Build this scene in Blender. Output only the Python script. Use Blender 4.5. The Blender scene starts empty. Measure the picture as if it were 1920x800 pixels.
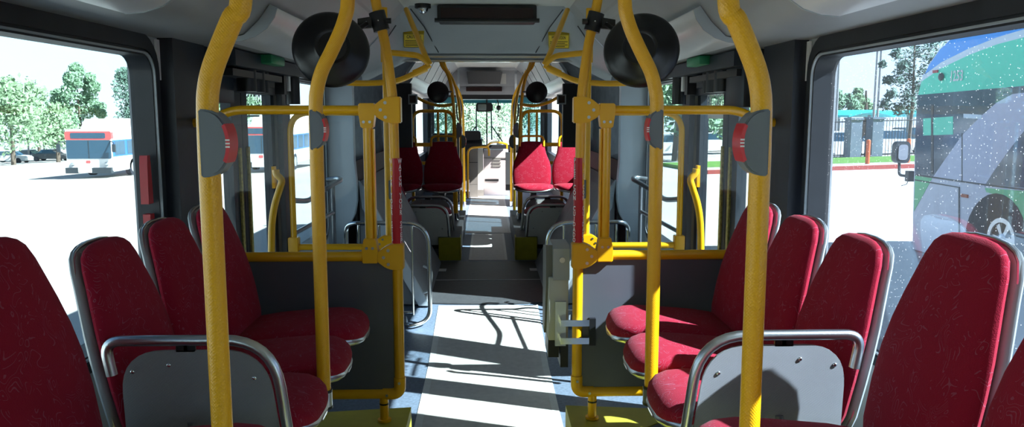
import bpy, bmesh, math, random
from mathutils import Vector, Matrix, Euler
C = bpy.context.scene.collection
R = math.radians
random.seed(7)
# ------------------------------------------------------------------ camera (bus axis = +Y, aisle centre X = 0, low floor Z = 0)
F = 1464.0
EYE = Vector((0, 0, 1.5))
cam = bpy.data.cameras.new('camera'); cam.sensor_width = 36; cam.lens = F*36/1920
cam.clip_start = 0.05; cam.clip_end = 2000
co = bpy.data.objects.new('camera', cam); C.objects.link(co)
co.location = EYE; co.rotation_euler = (R(90-7.318), 0, R(-1.785))
bpy.context.scene.camera = co
RM = co.rotation_euler.to_matrix()
def ray(px, py): return RM @ Vector(((px-960)/F, (400-py)/F, -1))
def P(px, py, Y):
    d = ray(px, py); return EYE + d*(Y/d.y)
def PX(px, py, X):
    d = ray(px, py); return EYE + d*(X/d.x)
def PZ(px, py, Z):
    d = ray(px, py); return EYE + d*((Z-1.5)/d.z)
# ------------------------------------------------------------------ materials
def mat(name, col, rough=.5, metal=0, bump=None, coat=0, noise=None, spec=.5):
    m = bpy.data.materials.new(name); m.use_nodes = True
    nt = m.node_tree; b = nt.nodes['Principled BSDF']
    b.inputs['Base Color'].default_value = (*col, 1)
    b.inputs['Roughness'].default_value = rough; b.inputs['Metallic'].default_value = metal
    b.inputs['Coat Weight'].default_value = coat; b.inputs['Coat Roughness'].default_value = .15
    b.inputs['Specular IOR Level'].default_value = spec
    if noise or bump:
        tc = nt.nodes.new('ShaderNodeTexCoord')
    if noise:                                   # (scale, amount): gentle mottling of the base colour
        n = nt.nodes.new('ShaderNodeTexNoise'); n.inputs['Scale'].default_value = noise[0]; n.inputs['Detail'].default_value = 4
        nt.links.new(tc.outputs['Object'], n.inputs['Vector'])
        r = nt.nodes.new('ShaderNodeMapRange'); r.inputs[3].default_value = 1-noise[1]; r.inputs[4].default_value = 1+noise[1]
        r.inputs[1].default_value = .3; r.inputs[2].default_value = .7
        nt.links.new(n.outputs['Fac'], r.inputs[0])
        mx = nt.nodes.new('ShaderNodeVectorMath'); mx.operation = 'SCALE'; mx.inputs[0].default_value = col
        nt.links.new(r.outputs[0], mx.inputs['Scale']); nt.links.new(mx.outputs[0], b.inputs['Base Color'])
    if bump:                                    # (kind, scale, distance)
        if bump[0] == 'grid':
            t = nt.nodes.new('ShaderNodeTexVoronoi'); t.inputs['Randomness'].default_value = 0; o = t.outputs['Distance']
            mp = nt.nodes.new('ShaderNodeMapping'); mp.inputs['Rotation'].default_value = (R(35), R(35), R(20))
            nt.links.new(tc.outputs['Object'], mp.inputs[0]); nt.links.new(mp.outputs[0], t.inputs['Vector'])
        else:
            t = nt.nodes.new('ShaderNodeTexNoise'); t.inputs['Detail'].default_value = 3; o = t.outputs['Fac']
            nt.links.new(tc.outputs['Object'], t.inputs['Vector'])
        t.inputs['Scale'].default_value = bump[1]
        bp = nt.nodes.new('ShaderNodeBump'); bp.inputs['Distance'].default_value = bump[2]; bp.inputs['Strength'].default_value = .6
        nt.links.new(o, bp.inputs['Height']); nt.links.new(bp.outputs[0], b.inputs['Normal'])
    return m
def fabric(name, base, line):
    m = mat(name, base, .9, spec=.12); nt = m.node_tree; b = nt.nodes['Principled BSDF']
    b.inputs['Sheen Weight'].default_value = .05
    tc = nt.nodes.new('ShaderNodeTexCoord')
    n = nt.nodes.new('ShaderNodeTexNoise'); n.inputs['Scale'].default_value = 13; n.inputs['Detail'].default_value = 0; n.inputs['Distortion'].default_value = 1.6
    nt.links.new(tc.outputs['Object'], n.inputs['Vector'])
    s = nt.nodes.new('ShaderNodeMath'); s.operation = 'MULTIPLY'; s.inputs[1].default_value = 9; nt.links.new(n.outputs['Fac'], s.inputs[0])
    f = nt.nodes.new('ShaderNodeMath'); f.operation = 'FRACT'; nt.links.new(s.outputs[0], f.inputs[0])
    d = nt.nodes.new('ShaderNodeMath'); d.operation = 'SUBTRACT'; d.inputs[1].default_value = .5; nt.links.new(f.outputs[0], d.inputs[0])
    a = nt.nodes.new('ShaderNodeMath'); a.operation = 'ABSOLUTE'; nt.links.new(d.outputs[0], a.inputs[0])
    l = nt.nodes.new('ShaderNodeMath'); l.operation = 'LESS_THAN'; l.inputs[1].default_value = .065; nt.links.new(a.outputs[0], l.inputs[0])
    n2 = nt.nodes.new('ShaderNodeTexNoise'); n2.inputs['Scale'].default_value = 22; nt.links.new(tc.outputs['Object'], n2.inputs['Vector'])
    g = nt.nodes.new('ShaderNodeMath'); g.operation = 'GREATER_THAN'; g.inputs[1].default_value = .5; nt.links.new(n2.outputs['Fac'], g.inputs[0])
    k = nt.nodes.new('ShaderNodeMath'); k.operation = 'MULTIPLY'; nt.links.new(l.outputs[0], k.inputs[0]); nt.links.new(g.outputs[0], k.inputs[1])
    mx = nt.nodes.new('ShaderNodeMix'); mx.data_type = 'RGBA'; mx.inputs[6].default_value = (*base, 1); mx.inputs[7].default_value = (*line, 1)
    nt.links.new(k.outputs[0], mx.inputs[0]); nt.links.new(mx.outputs[2], b.inputs['Base Color'])
    w = nt.nodes.new('ShaderNodeTexNoise'); w.inputs['Scale'].default_value = 420; nt.links.new(tc.outputs['Object'], w.inputs['Vector'])
    bp = nt.nodes.new('ShaderNodeBump'); bp.inputs['Distance'].default_value = .002; bp.inputs['Strength'].default_value = .5
    nt.links.new(w.outputs['Fac'], bp.inputs['Height']); nt.links.new(bp.outputs[0], b.inputs['Normal'])
    return m
def glass(name, tint, refl=.06, dirt=None):
    m = bpy.data.materials.new(name); m.use_nodes = True; nt = m.node_tree; nt.nodes.clear()
    o = nt.nodes.new('ShaderNodeOutputMaterial')
    t = nt.nodes.new('ShaderNodeBsdfTransparent'); t.inputs[0].default_value = (*tint, 1)
    g = nt.nodes.new('ShaderNodeBsdfGlossy'); g.inputs['Roughness'].default_value = .02
    lw = nt.nodes.new('ShaderNodeLayerWeight'); lw.inputs[0].default_value = .25
    mr = nt.nodes.new('ShaderNodeMapRange'); mr.inputs[3].default_value = refl*.4; mr.inputs[4].default_value = refl*4
    nt.links.new(lw.outputs['Fresnel'], mr.inputs[0])
    mx = nt.nodes.new('ShaderNodeMixShader'); nt.links.new(mr.outputs[0], mx.inputs[0]); nt.links.new(t.outputs[0], mx.inputs[1]); nt.links.new(g.outputs[0], mx.inputs[2])
    last = mx
    if dirt:                                    # dried water spots on the pane: (scale, cover, haze)
        tc = nt.nodes.new('ShaderNodeTexCoord')
        v = nt.nodes.new('ShaderNodeTexVoronoi'); v.inputs['Scale'].default_value = dirt[0]; nt.links.new(tc.outputs['Object'], v.inputs['Vector'])
        c = nt.nodes.new('ShaderNodeMapRange'); c.inputs[1].default_value = .07; c.inputs[2].default_value = .12; c.inputs[3].default_value = dirt[1]; c.inputs[4].default_value = dirt[2]
        nt.links.new(v.outputs['Distance'], c.inputs[0])
        d = nt.nodes.new('ShaderNodeBsdfTranslucent'); d.inputs[0].default_value = (.9, .93, .97, 1)
        m2 = nt.nodes.new('ShaderNodeMixShader'); nt.links.new(c.outputs[0], m2.inputs[0]); nt.links.new(mx.outputs[0], m2.inputs[1]); nt.links.new(d.outputs[0], m2.inputs[2])
        last = m2
    nt.links.new(last.outputs[0], o.inputs['Surface'])
    return m
M = dict(
    yellow=mat('yellow paint', (.84, .42, .004), .34, coat=.25),
    ytex=mat('yellow knurled grip', (.84, .41, .004), .36, bump=('grid', 230, .0016), coat=.2),
    ynose=mat('yellow floor vinyl', (.46, .41, .035), .6, noise=(18, .08)),
    yplinth=mat('olive yellow vinyl', (.42, .36, .01), .6, noise=(14, .1)),
    fab=fabric('red swirl moquette', (.30, .010, .029), (.32, .06, .095)),
    sleeve=mat('red sleeve', (.5, .004, .012), .4),
    white=mat('white paint', (.8, .8, .8), .5),
    letter=mat('pale lettering', (.85, .8, .8), .5),
    ink=mat('black ink', (.01, .01, .01), .6),
    shell=mat('grey moulded shell', (.34, .37, .39), .35, coat=.2),
    steel=mat('brushed steel', (.62, .64, .66), .28, 1, bump=('noise', 200, .0003)),
    chrome=mat('polished rail', (.72, .74, .76), .16, 1),
    perf=mat('perforated grey panel', (.25, .255, .27), .5, bump=('grid', 380, .0018), noise=(4, .06)),
    dkpanel=mat('charcoal laminate', (.10, .104, .12), .36, noise=(3, .1)),
    panel_lit=mat('lit grey laminate', (.58, .58, .56), .4, noise=(5, .04)),  # copy of greypanel painted lighter, making up for weak light there
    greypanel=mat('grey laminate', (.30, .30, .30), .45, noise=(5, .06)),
    button=mat('slate plastic', (.15, .165, .185), .5),
    redbtn=mat('red push strip', (.62, .015, .025), .3),
    black=mat('black plastic', (.009, .009, .011), .38),
    mirror=mat('black mirror back', (.006, .006, .007), .34, bump=('noise', 30, .0008)),
    glassmir=mat('mirror face', (.8, .8, .8), .03, 1),
    rubber=mat('black rubber', (.012, .013, .017), .5, noise=(10, .2)),
    post=mat('dark post paint', (.018, .02, .028), .45, noise=(6, .1)),
    doorfr=mat('door frame paint', (.013, .02, .032), .45, noise=(6, .1)),
    wall=mat('pale grey wall', (.36, .37, .385), .5, noise=(6, .04)),
    cove=mat('grey cove panel', (.30, .31, .32), .42, noise=(5, .05)),
    ceil=mat('off white ceiling', (.55, .55, .51), .55, noise=(5, .03)),
    bulk=mat('grey bulkhead', (.31, .325, .335), .4, noise=(5, .04)),
    seam=mat('dark seam', (.02, .02, .022), .6),
    lightcov=mat('satin light cover', (.62, .63, .66), .28, noise=(8, .04)),
    endwall=mat('blue grey wall', (.37, .42, .48), .4, noise=(5, .05)),
    housing=mat('grey joint housing', (.20, .215, .24), .6, noise=(6, .08)),
    bellow=mat('grey bellows cloth', (.19, .21, .245), .8, noise=(12, .15)),
    darkskirt=mat('black skirt', (.014, .015, .018), .6),
    floorm=mat('blue grey floor vinyl', (.125, .165, .235), .55, noise=(60, .22)),
    strip=mat('pale aisle vinyl', (.60, .58, .56), .55, noise=(25, .08)),
    edge=mat('pale edge tape', (.66, .67, .66), .5, noise=(25, .06)),
    joint=mat('dark turntable vinyl', (.05, .053, .06), .55, noise=(40, .2)),
    plat=mat('dark blue floor vinyl', (.075, .09, .12), .55, noise=(60, .2)),
    sign=mat('dark red display', (.02, .004, .005), .25),
    stick=mat('yellow sticker', (.62, .43, .02), .5),
    green=mat('green plastic', (.01, .22, .09), .4),
    blind=mat('charcoal blind', (.045, .045, .045), .6),
    cab=mat('grey lilac cabinet', (.42, .38, .40), .45, noise=(4, .05)),
    cabd=mat('dark grey cabinet', (.16, .155, .15), .5, noise=(6, .08)),
    edgey=mat('worn yellow edge strip', (.42, .33, .09), .6, noise=(60, .4)),
    redp=mat('red plastic lever', (.45, .015, .02), .35),
    glz=glass('side window glass', (.80, .90, .93), .06),
    glzr=glass('spotted side window glass', (.74, .84, .93), .06, (75, .30, .006)),
    glzd=glass('door glass', (.74, .83, .85), .035),
    glzt=glass('dimmed window glass', (.22, .30, .36), .06),  # deep tint put in to cut daylight in the front section
    clear=glass('clear screen', (.93, .95, .96), .03),
    wind=glass('windscreen glass', (.72, .86, .90), .05),
    tint=mat('windscreen band', (.02, .16, .2), .3),
)
# ------------------------------------------------------------------ mesh builder
class MB:
    def __init__(s): s.bm = bmesh.new()
    def face(s, pts):
        try: return s.bm.faces.new([s.bm.verts.new(p) for p in pts])
        except ValueError: pass
    def box(s, a, b, bev=0):
        x0, x1 = sorted((a[0], b[0])); y0, y1 = sorted((a[1], b[1])); z0, z1 = sorted((a[2], b[2]))
        v = [s.bm.verts.new(p) for p in ((x0,y0,z0),(x1,y0,z0),(x1,y1,z0),(x0,y1,z0),(x0,y0,z1),(x1,y0,z1),(x1,y1,z1),(x0,y1,z1))]
        fs = [s.bm.faces.new([v[i] for i in q]) for q in ((0,3,2,1),(4,5,6,7),(0,1,5,4),(1,2,6,5),(2,3,7,6),(3,0,4,7))]
        if bev: bmesh.ops.bevel(s.bm, geom=list({e for f in fs for e in f.edges}), offset=bev, segments=2, affect='EDGES', profile=.5)
        return s
    def loft(s, rings, closed=True, cap=True):
        vr = [[s.bm.verts.new(p) for p in r] for r in rings]; n = len(vr[0])
        for a, b in zip(vr, vr[1:]):
            for i in range(n if closed else n-1):
                j = (i+1) % n
                try: s.bm.faces.new((a[i], a[j], b[j], b[i]))
                except ValueError: pass
        if cap and closed:
            for r, f in ((vr[0], True), (vr[-1], False)):
                try: s.bm.faces.new(list(reversed(r)) if f else r)
                except ValueError: pass
        return s
    def tube(s, pts, r, n=14, closed=False, cap=True):
        pts = [Vector(p) for p in pts]; rings = []; nrm = None; N = len(pts)
        rr = r if isinstance(r, (list, tuple)) else [r]*N
        for i, p in enumerate(pts):
            a = pts[i-1] if (i or closed) else p; b = pts[(i+1) % N] if (i < N-1 or closed) else p
            t = (b-a).normalized()
            if nrm is None: nrm = t.orthogonal().normalized()
            else: nrm = (nrm - t*nrm.dot(t)).normalized()
            bt = t.cross(nrm)
            rings.append([p + (nrm*math.cos(2*math.pi*k/n) + bt*math.sin(2*math.pi*k/n))*rr[i] for k in range(n)])
        if closed: rings.append(rings[0])
        return s.loft(rings, cap=cap and not closed)
    def cyl(s, a, b, r, n=16): return s.tube([a, b], r, n)
    def prism(s, out, mp, w0, w1):           # 2D outline, mp(u, v, w) -> xyz
        a = [s.bm.verts.new(mp(u, v, w0)) for u, v in out]; b = [s.bm.verts.new(mp(u, v, w1)) for u, v in out]; n = len(out)
        s.bm.faces.new(a); s.bm.faces.new(list(reversed(b)))
        for i in range(n): s.bm.faces.new((a[i], b[i], b[(i+1) % n], a[(i+1) % n]))
        return s
    def ring(s, out, inn, mp, w0, w1):
        n = len(out); L = [[s.bm.verts.new(mp(u, v, w)) for u, v in o] for o in (out, inn) for w in (w0, w1)]
        for i in range(n):
            j = (i+1) % n
            for a, b in ((0, 1), (1, 3), (3, 2), (2, 0)): s.bm.faces.new((L[a][i], L[a][j], L[b][j], L[b][i]))
        return s
    def sphere(s, c, r, sc=(1, 1, 1), u=14, v=9):
        bmesh.ops.create_uvsphere(s.bm, u_segments=u, v_segments=v, radius=r, matrix=Matrix.Translation(c) @ Matrix.Diagonal((*sc, 1)))
        return s
    def lathe(s, prof, mtx, n=40):           # prof (r, h) around local Z of mtx
        return s.loft([[mtx @ Vector((r*math.cos(2*math.pi*k/n), r*math.sin(2*math.pi*k/n), h)) for k in range(n)] for r, h in prof])
    def build(s, name, m, parent=None, flat=False, world=None):
        bmesh.ops.remove_doubles(s.bm, verts=s.bm.verts, dist=1e-5)
        bmesh.ops.recalc_face_normals(s.bm, faces=s.bm.faces)
        me = bpy.data.meshes.new(name); s.bm.to_mesh(me); s.bm.free()
        me.materials.append(M[m] if isinstance(m, str) else m)
        if not flat:
            me.polygons.foreach_set('use_smooth', [True]*len(me.polygons)); me.set_sharp_from_angle(angle=R(38))
        o = bpy.data.objects.new(name, me); C.objects.link(o)
        if parent is not None:
            o.parent = parent
            if world is not False: o.matrix_parent_inverse = PINV[parent.name]
            PINV[o.name] = Matrix()
        else: PINV[o.name] = Matrix()
        return o
PINV = {}
def rrect(u0, u1, v0, v1, r, n=6):
    out = []
    for cu, cv, a in ((u1-r, v1-r, 0), (u0+r, v1-r, 90), (u0+r, v0+r, 180), (u1-r, v0+r, 270)):
        for k in range(n+1):
            t = R(a + 90*k/n); out.append((cu + r*math.cos(t), cv + r*math.sin(t)))
    return out
def fillet(pts, r, n=6):                     # polyline with rounded corners
    pts = [Vector(p) for p in pts]; out = [pts[0]]
    for i in range(1, len(pts)-1):
        p = pts[i]; a = (pts[i-1]-p); b = (pts[i+1]-p); d = min(r, a.length*.48, b.length*.48)
        s, e = p + a.normalized()*d, p + b.normalized()*d
        for k in range(n+1):
            t = k/n; out.append(s*(1-t)**2 + p*2*t*(1-t) + e*t*t)
    return out + [pts[-1]]
def spline(pts, n=6):                        # Catmull-Rom through the points
    pts = [Vector(p) for p in pts]; q = [pts[0]*2-pts[1]] + pts + [pts[-1]*2-pts[-2]]; out = []
    for i in range(1, len(q)-2):
        for k in range(n):
            t = k/n; a, b, c, d = q[i-1:i+3]
            out.append(.5*((2*b) + (c-a)*t + (2*a-5*b+4*c-d)*t*t + (3*b-a-3*c+d)*t**3))
    return out + [pts[-1]]
XZ = lambda u, v, w: (u, w, v)
YZ = lambda u, v, w: (w, u, v)
XY = lambda u, v, w: (u, v, w)
def tag(o, label, cat, group=None):
    o['label'] = label; o['category'] = cat
    if group: o['group'] = group
    return o
def struct(o): o['kind'] = 'structure'; return o
def empty(name, loc, label=None, cat=None, group=None, rz=0, sc=(1, 1, 1)):
    o = bpy.data.objects.new(name, None); C.objects.link(o); o.location = loc; o.rotation_euler = (0, 0, rz); o.scale = sc; o.empty_display_size = .05
    PINV[o.name] = (Matrix.Translation(loc) @ Euler((0, 0, rz)).to_matrix().to_4x4() @ Matrix.Diagonal((*sc, 1))).inverted()
    if label: tag(o, label, cat, group)
    return o
def dup(root, loc=None, rz=None, label=None, cat=None, group=None, sc=None):
    r = root.copy(); C.objects.link(r)
    if loc is not None: r.location = loc
    if rz is not None: r.rotation_euler = (0, 0, rz)
    r.scale = sc or (1, 1, 1)
    if label: r['label'] = label
    if cat: r['category'] = cat
    if group: r['group'] = group
    for ch in KIDS(root):
        c = ch.copy(); C.objects.link(c); c.parent = r; c.matrix_parent_inverse = ch.matrix_parent_inverse
        for g in KIDS(ch):
            d = g.copy(); C.objects.link(d); d.parent = c; d.matrix_parent_inverse = g.matrix_parent_inverse
    return r
def KIDS(o): return [x for x in bpy.data.objects if x.parent == o]
TXT = {}
def text(mb, s, size, origin, ux, uy, depth=.001, align='CENTER', sx=1):
    """raised lettering: ux / uy are the reading and up directions, origin the centre of the line"""
    if (s, align) not in TXT:
        cu = bpy.data.curves.new('t', 'FONT'); cu.body = s; cu.align_x = align; cu.align_y = 'CENTER'; cu.size = 1; cu.resolution_u = 2; cu.offset = .022
        ob = bpy.data.objects.new('t', cu); C.objects.link(ob)
        dg = bpy.context.evaluated_depsgraph_get(); me = bpy.data.meshes.new_from_object(ob.evaluated_get(dg))
        TXT[(s, align)] = ([v.co.copy() for v in me.vertices], [tuple(p.vertices) for p in me.polygons])
        bpy.data.objects.remove(ob); bpy.data.curves.remove(cu); bpy.data.meshes.remove(me)
    vs, fs = TXT[(s, align)]
    ux, uy, o = Vector(ux).normalized(), Vector(uy).normalized(), Vector(origin)
    v = [mb.bm.verts.new(o + ux*(c.x*size*sx) + uy*(c.y*size)) for c in vs]
    for f in fs:
        try: mb.bm.faces.new([v[i] for i in f])
        except ValueError: pass
    return mb
def mir(v, s): return Vector((v[0] if s < 0 else -v[0], v[1], v[2]))
def LP(px, py, Y, s): return mir(P(px, py, Y), s)          # traced on the left half, mirrored for s = +1
SIDE = {-1: 'left', 1: 'right'}
# ================================================================== SHELL OF THE BUS
YJ0, YJ1, YF = 5.9, 7.85, 16.2
ZL = -.13                                     # the door zone lies a little lower and ramps up to the joint
def fz(y): return ZL if y < 4.9 else (0 if y > 6 else ZL*(6-y)/1.1)
def strip_box(b, x0, x1, ys, h0, h1):
    b.loft([[(x0, y, fz(y)+h0), (x1, y, fz(y)+h0), (x1, y, fz(y)+h1), (x0, y, fz(y)+h1)] for y in ys])
b = MB(); strip_box(b, -1.25, 1.25, (-1.6, 4.9, 6.0, YF), -.05, 0); fl = struct(b.build('floor', 'floorm'))
st = MB(); strip_box(st, -.35, .35, (-1.6, 4.9, 6.0), 0, .003); st.box((-.175, 7.9, 0), (.175, 9.7, .003)); st.box((-.27, 9.75, 0), (.27, 14.2, .003)); st.build('aisle_strip', 'strip', fl)
ed = MB()
for s in (-1, 1):
    strip_box(ed, s*.35, s*.39, (-1.6, 4.9, 6.0), 0, .004); ed.box((s*.175, 7.9, 0), (s*.2, 9.7, .004)); ed.box((s*.27, 9.75, 0), (s*.3, 14.2, .004))
ed.build('edge_tape', 'edge', fl)
arc = [(-1.0, 7.8), (1.0, 7.8), (1.0, 6.22)] + [(1.0-2.0*k/12, 6.02 + .2*abs(1-2*k/12)**2) for k in range(1, 12)] + [(-1.0, 6.22)]
tt = struct(MB().prism(arc, XY, 0, .012).build('turntable', 'joint'))
# centre line of the plate
sm = MB(); sm.box((-1, 6.9, .012), (1, 6.915, .014)); sm.box((-.55, 7.3, .012), (-.4, 7.42, .0135)); sm.box((.4, 7.3, .012), (.55, 7.42, .0135)); sm.build('cover_plate', 'edge', tt)
# side walls with their openings (y0, y1, z0, z1)
OP_T = [(-1.3, .3, .78, 1.70), (.52, 2.865, .78, 1.70), (3.28, 4.565, ZL, 1.66), (4.78, 5.80, .62, 1.70)]
OP_F = [(8.15, 9.15, .95, 1.80), (9.3, 10.7, .95, 1.80), (10.95, 12.2, .12, 1.80), (12.4, 13.1, .95, 1.85), (13.3, 15.7, .75, 1.95)]
def wall(name, s, ops, y0, y1, ztop, m):
    ops = [o if o[2] < 0 else (o[0]-.018, o[1]+.018, o[2]-.018, o[3]+.018) for o in ops]
    b = MB(); ya = y0
    for o in ops + [(y1, y1, 0, 0)]:
        if o[0] > ya: b.box((s*1.205, ya, ZL-.05), (s*1.29, o[0], ztop))
        if o[1] > o[0]:
            if o[2] > 0: b.box((s*1.205, o[0], ZL-.05), (s*1.29, o[1], o[2]))
            b.box((s*1.205, o[0], o[3]), (s*1.29, o[1], ztop))
        ya = o[1]
    return struct(b.build(name, m, flat=True))
for s in (-1, 1):
    wall('wall_'+SIDE[s], s, OP_T, -1.6, YJ0, 1.95, 'wall')
    wall('wall_'+SIDE[s]+'_ahead', s, OP_F[2*(s < 0):], YJ1, YF, 2.0, 'doorfr')
struct(MB().box((-1.29, -1.68, -.2), (1.29, -1.6, 2.4)).build('wall_back', 'wall', flat=True))
# ceilings: one profile swept along the bus
def prof(zc): return [(0, zc), (.50, zc-.01), (.53, zc-.03), (.62, zc-.11), (.72, zc-.22), (.80, 1.90), (.84, 1.845), (.90, 1.79), (1.0, 1.775), (1.29, 1.77)]
def ceiling(name, zc, y0, y1, top):
    p = prof(zc); full = [(-x, z) for x, z in reversed(p[3:])] + [(x, z) for x, z in p[3:]]
    b = MB(); q = p[2:]
    for s in (-1, 1):
        b.prism([(s*x, z) for x, z in q] + [(s*1.29, top), (s*q[0][0], top)], XZ, y0, y1)
    o = struct(b.build(name, 'cove'))
    c = MB(); c.prism([(-.53, zc-.03), (-.50, zc-.01), (.50, zc-.01), (.53, zc-.03), (.53, top), (-.53, top)], XZ, y0, y1)
    c.build('centre_panel', 'ceil', o)
    g = MB()
    for s in (-1, 1):                        # panel seams and a thin bright strip along the cove
        for (xa, za), (xb, zb) in ((q[2], q[3]),):
            for yy in [y0 + .15 + 1.02*k for k in range(int((y1-y0)/1.02)+1)]:
                if yy < y1-.02:
                    g.prism([(s*(q[1][0]-.0), q[1][1]-.002), (s*q[3][0], q[3][1]-.002), (s*q[3][0], q[3][1]+.01), (s*q[1][0], q[1][1]+.01)], XZ, yy, yy+.006)
    g.build('panel_seam', 'seam', o)
    l = MB()
    for s in (-1, 1):
        l.prism([(s*.655, zc-.150), (s*.685, zc-.183), (s*.69, zc-.178), (s*.66, zc-.145)], XZ, y0, y1)
    l.build('cove_trim', 'shell', o)
    return o
ceiling('ceiling', 2.2, -1.6, 5.22, 2.42)
ceiling('ceiling_ahead', 2.34, YJ1, 14.6, 2.5)
# end wall of the trailing car, its arched opening and the sloped bulkhead above it
def arch(hw, ztop, zsh, r, zmid=None):
    return [(hw+.13, 0), (hw+.13, .36), (hw+.095, .56), (hw+.05, .66), (hw+.008, .74), (hw-.012, .84), (hw-.015, .95), (hw, 1.15), (hw, zsh-r)] + [(hw - r + r*math.cos(R(a)), zsh - r + r*math.sin(R(a))) for a in (15, 30, 45, 60, 75)] + [(hw-r-.05, zsh+.01), (hw-.34, ztop-.02), (hw-.45, ztop)]
def archfull(*a):
    h = arch(*a); return h + [(-x, z) for x, z in reversed(h)]
A0 = archfull(1.0, 2.07, 1.80, .12)
def frame_out(z1): 
    n = len(A0)//2; h = [(1.29, z) for z in (0, .36, .56, .66, .74, .84, .95, 1.15)] + [(1.29, 1.7)] + [(1.29, z1)]*3 + [(1.29-.1*k, z1) for k in range(1, n-4)]
    h = h[:n]; return h + [(-x, z) for x, z in reversed(h)]
def openring(name, y0, y1, m, z1):
    b = MB(); n = len(A0)
    L = [[b.bm.verts.new((x, y, z)) for x, z in o] for o in (frame_out(z1), A0) for y in (y0, y1)]
    for i in range(n-1):
        for a, c in ((0, 1), (1, 3), (3, 2), (2, 0)): b.bm.faces.new((L[a][i], L[a][i+1], L[c][i+1], L[c][i]))
    return struct(b.build(name, m))
openring('wall_joint', YJ0-.02, YJ0+.06, 'endwall', 2.42)
openring('wall_joint_ahead', YJ1-.06, YJ1+.02, 'endwall', 2.5)
b = MB()
top = [(0, 2.19), (.40, 2.19), (.50, 2.19), (.575, 2.175), (.65, 2.04), (.74, 1.95), (.83, 1.86), (.92, 1.79)]
bot = [(0, 1.935), (.40, 1.935), (.52, 1.935), (.60, 1.925), (.68, 1.885), (.76, 1.85), (.84, 1.81), (.92, 1.775)]
def full(h): return [(-x, z) for x, z in reversed(h[1:])] + h
for s in (-1, 1): b.box((s*.9, 5.2, 1.776), (s*1.29, 5.9, 1.80))
b.box((-1.29, 5.2, 2.3), (1.29, 5.9, 2.42))
b.loft([[(x, 5.2, z) for x, z in full(top)], [(x, 5.4, z*.655+w*.345) for (x, z), (_, w) in zip(full(top), full(bot))], [(x, 5.78, z) for x, z in full(bot)], [(x, 5.84, z-.01) for x, z in full(bot)], [(x, 5.88, z-.05) for x, z in full(bot)]], closed=False)
bk = struct(b.build('bulkhead', 'bulk'))
sd = MB()
for s in (-1, 1):
    for pts in ([(770, 17, 5.2), (795, 50, 5.42), (812, 80, 5.67), (822, 98, 5.78)], [(742, 48, 5.19), (727, 70, 5.35), (718, 95, 5.6)]):
        sd.tube([LP(x, y, Y-.012, s) for x, y, Y in pts], .004, 6)
sd.build('panel_seam', 'seam', bk)
sl = MB(); sl.box((-.19-.01, 5.77, 1.945), (-.17+.01, 5.79, 1.955)); sl.box((.17, 5.77, 1.945), (.2, 5.79, 1.955)); sl.build('slot', 'seam', bk)
lp = MB(); lp.box((-.80, 5.80, 1.90), (.80, 5.84, 1.914)); lp.box((-.76, 5.86, 1.875), (.76, 5.9, 1.888)); lp.build('metal_strip', 'chrome', bk)
# bellows of the joint: pleats above, black skirts below, sloped housings at the floor
b = MB(); rings = []
n = 30
for k in range(n+1):
    y = YJ0+.06 + (YJ1-YJ0-.12)*k/n; e = .0 if k % 2 else .055
    rings.append([((1.02+e)*(x/1.0), y, z*(1+e*.5)+.01) for x, z in A0])
b.loft(rings, closed=False)
bl = struct(b.build('bellows', 'bellow'))
struct(MB().box((-1.29, YJ0, 2.2), (1.29, YJ1, 2.5)).build('roof_cover', 'darkskirt'))
for s in (-1, 1):
    struct(MB().box((s*1.2, YJ0+.06, 0), (s*1.29, YJ1-.06, 2.2)).build('joint_side', 'darkskirt'))
    struct(MB().box((s*1.012, YJ0+.07, .0), (s*1.0, YJ1-.07, 1.14)).build('joint_skirt', 'darkskirt', flat=True))
    h = MB().prism([(s*.47, .014), (s*.985, .014), (s*.985, .98), (s*.93, .90)], XZ, 6.0, 7.72)
    ho = struct(h.build('joint_housing', 'housing', flat=True))
    e = MB(); e.prism([(s*.455, .014), (s*.54, .014), (s*.96, .78), (s*.985, .99), (s*.925, .905)], XZ, 5.955, 6.0); e.build('housing_trim', 'endwall', ho, flat=True)
    mv = MB(); mv.tube(fillet([(s*.50, 5.95, .12), (s*.45, 5.93, .14), (s*.43, 5.93, .30), (s*.50, 5.95, .33)], .05), .009, 8); mv.build('housing_clip', 'shell', ho)
# raised platforms under the near seats, olive nosing at their corner
for s in (-1, 1):
    p = MB().prism([(s*.375, -1.6), (s*1.205, -1.6), (s*1.205, 3.38), (s*.8, 3.43), (s*.375, 3.485)], XY, -.25, .14)
    po = struct(p.build('platform', 'plat', flat=True))
    e = MB().prism([(s*x, y) for x, y in ((.36, -1.6), (.46, -1.6), (.47, 2.5), (.52, 2.95), (.62, 3.18), (.78, 3.31), (1.0, 3.37), (1.2, 3.38), (1.2, 3.395), (.8, 3.445), (.36, 3.50))], XY, .136, .145)
    e.box((s*.36, -1.6, -.25), (s*.374, 3.50, .136)); e.build('nosing', 'ynose', po, flat=True)
    q = MB().prism([(s*x, y) for x, y in ((.375, 3.486), (.8, 3.431), (1.2, 3.381), (1.2, 3.395), (.8, 3.445), (.375, 3.50))], XY, -.25, .136); q.build('riser', 'ynose', po, flat=True)
    # plinths over the wheels of the leading car
    w = MB().box((s*.29, 7.93, 0), (s*.51, 8.6, .234)); w.box((s*.29, 8.6, 0), (s*1.2, 10.2, .234))
    wo = struct(w.build('wheel_housing', 'darkskirt', flat=True))
    y = MB(); y.box((s*.285, 7.915, 0.0), (s*.505, 7.93, .236)); y.box((s*.28, 7.915, 0), (s*.29, 8.12, .236)); y.build('nosing', 'yplinth', wo, flat=True)
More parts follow.
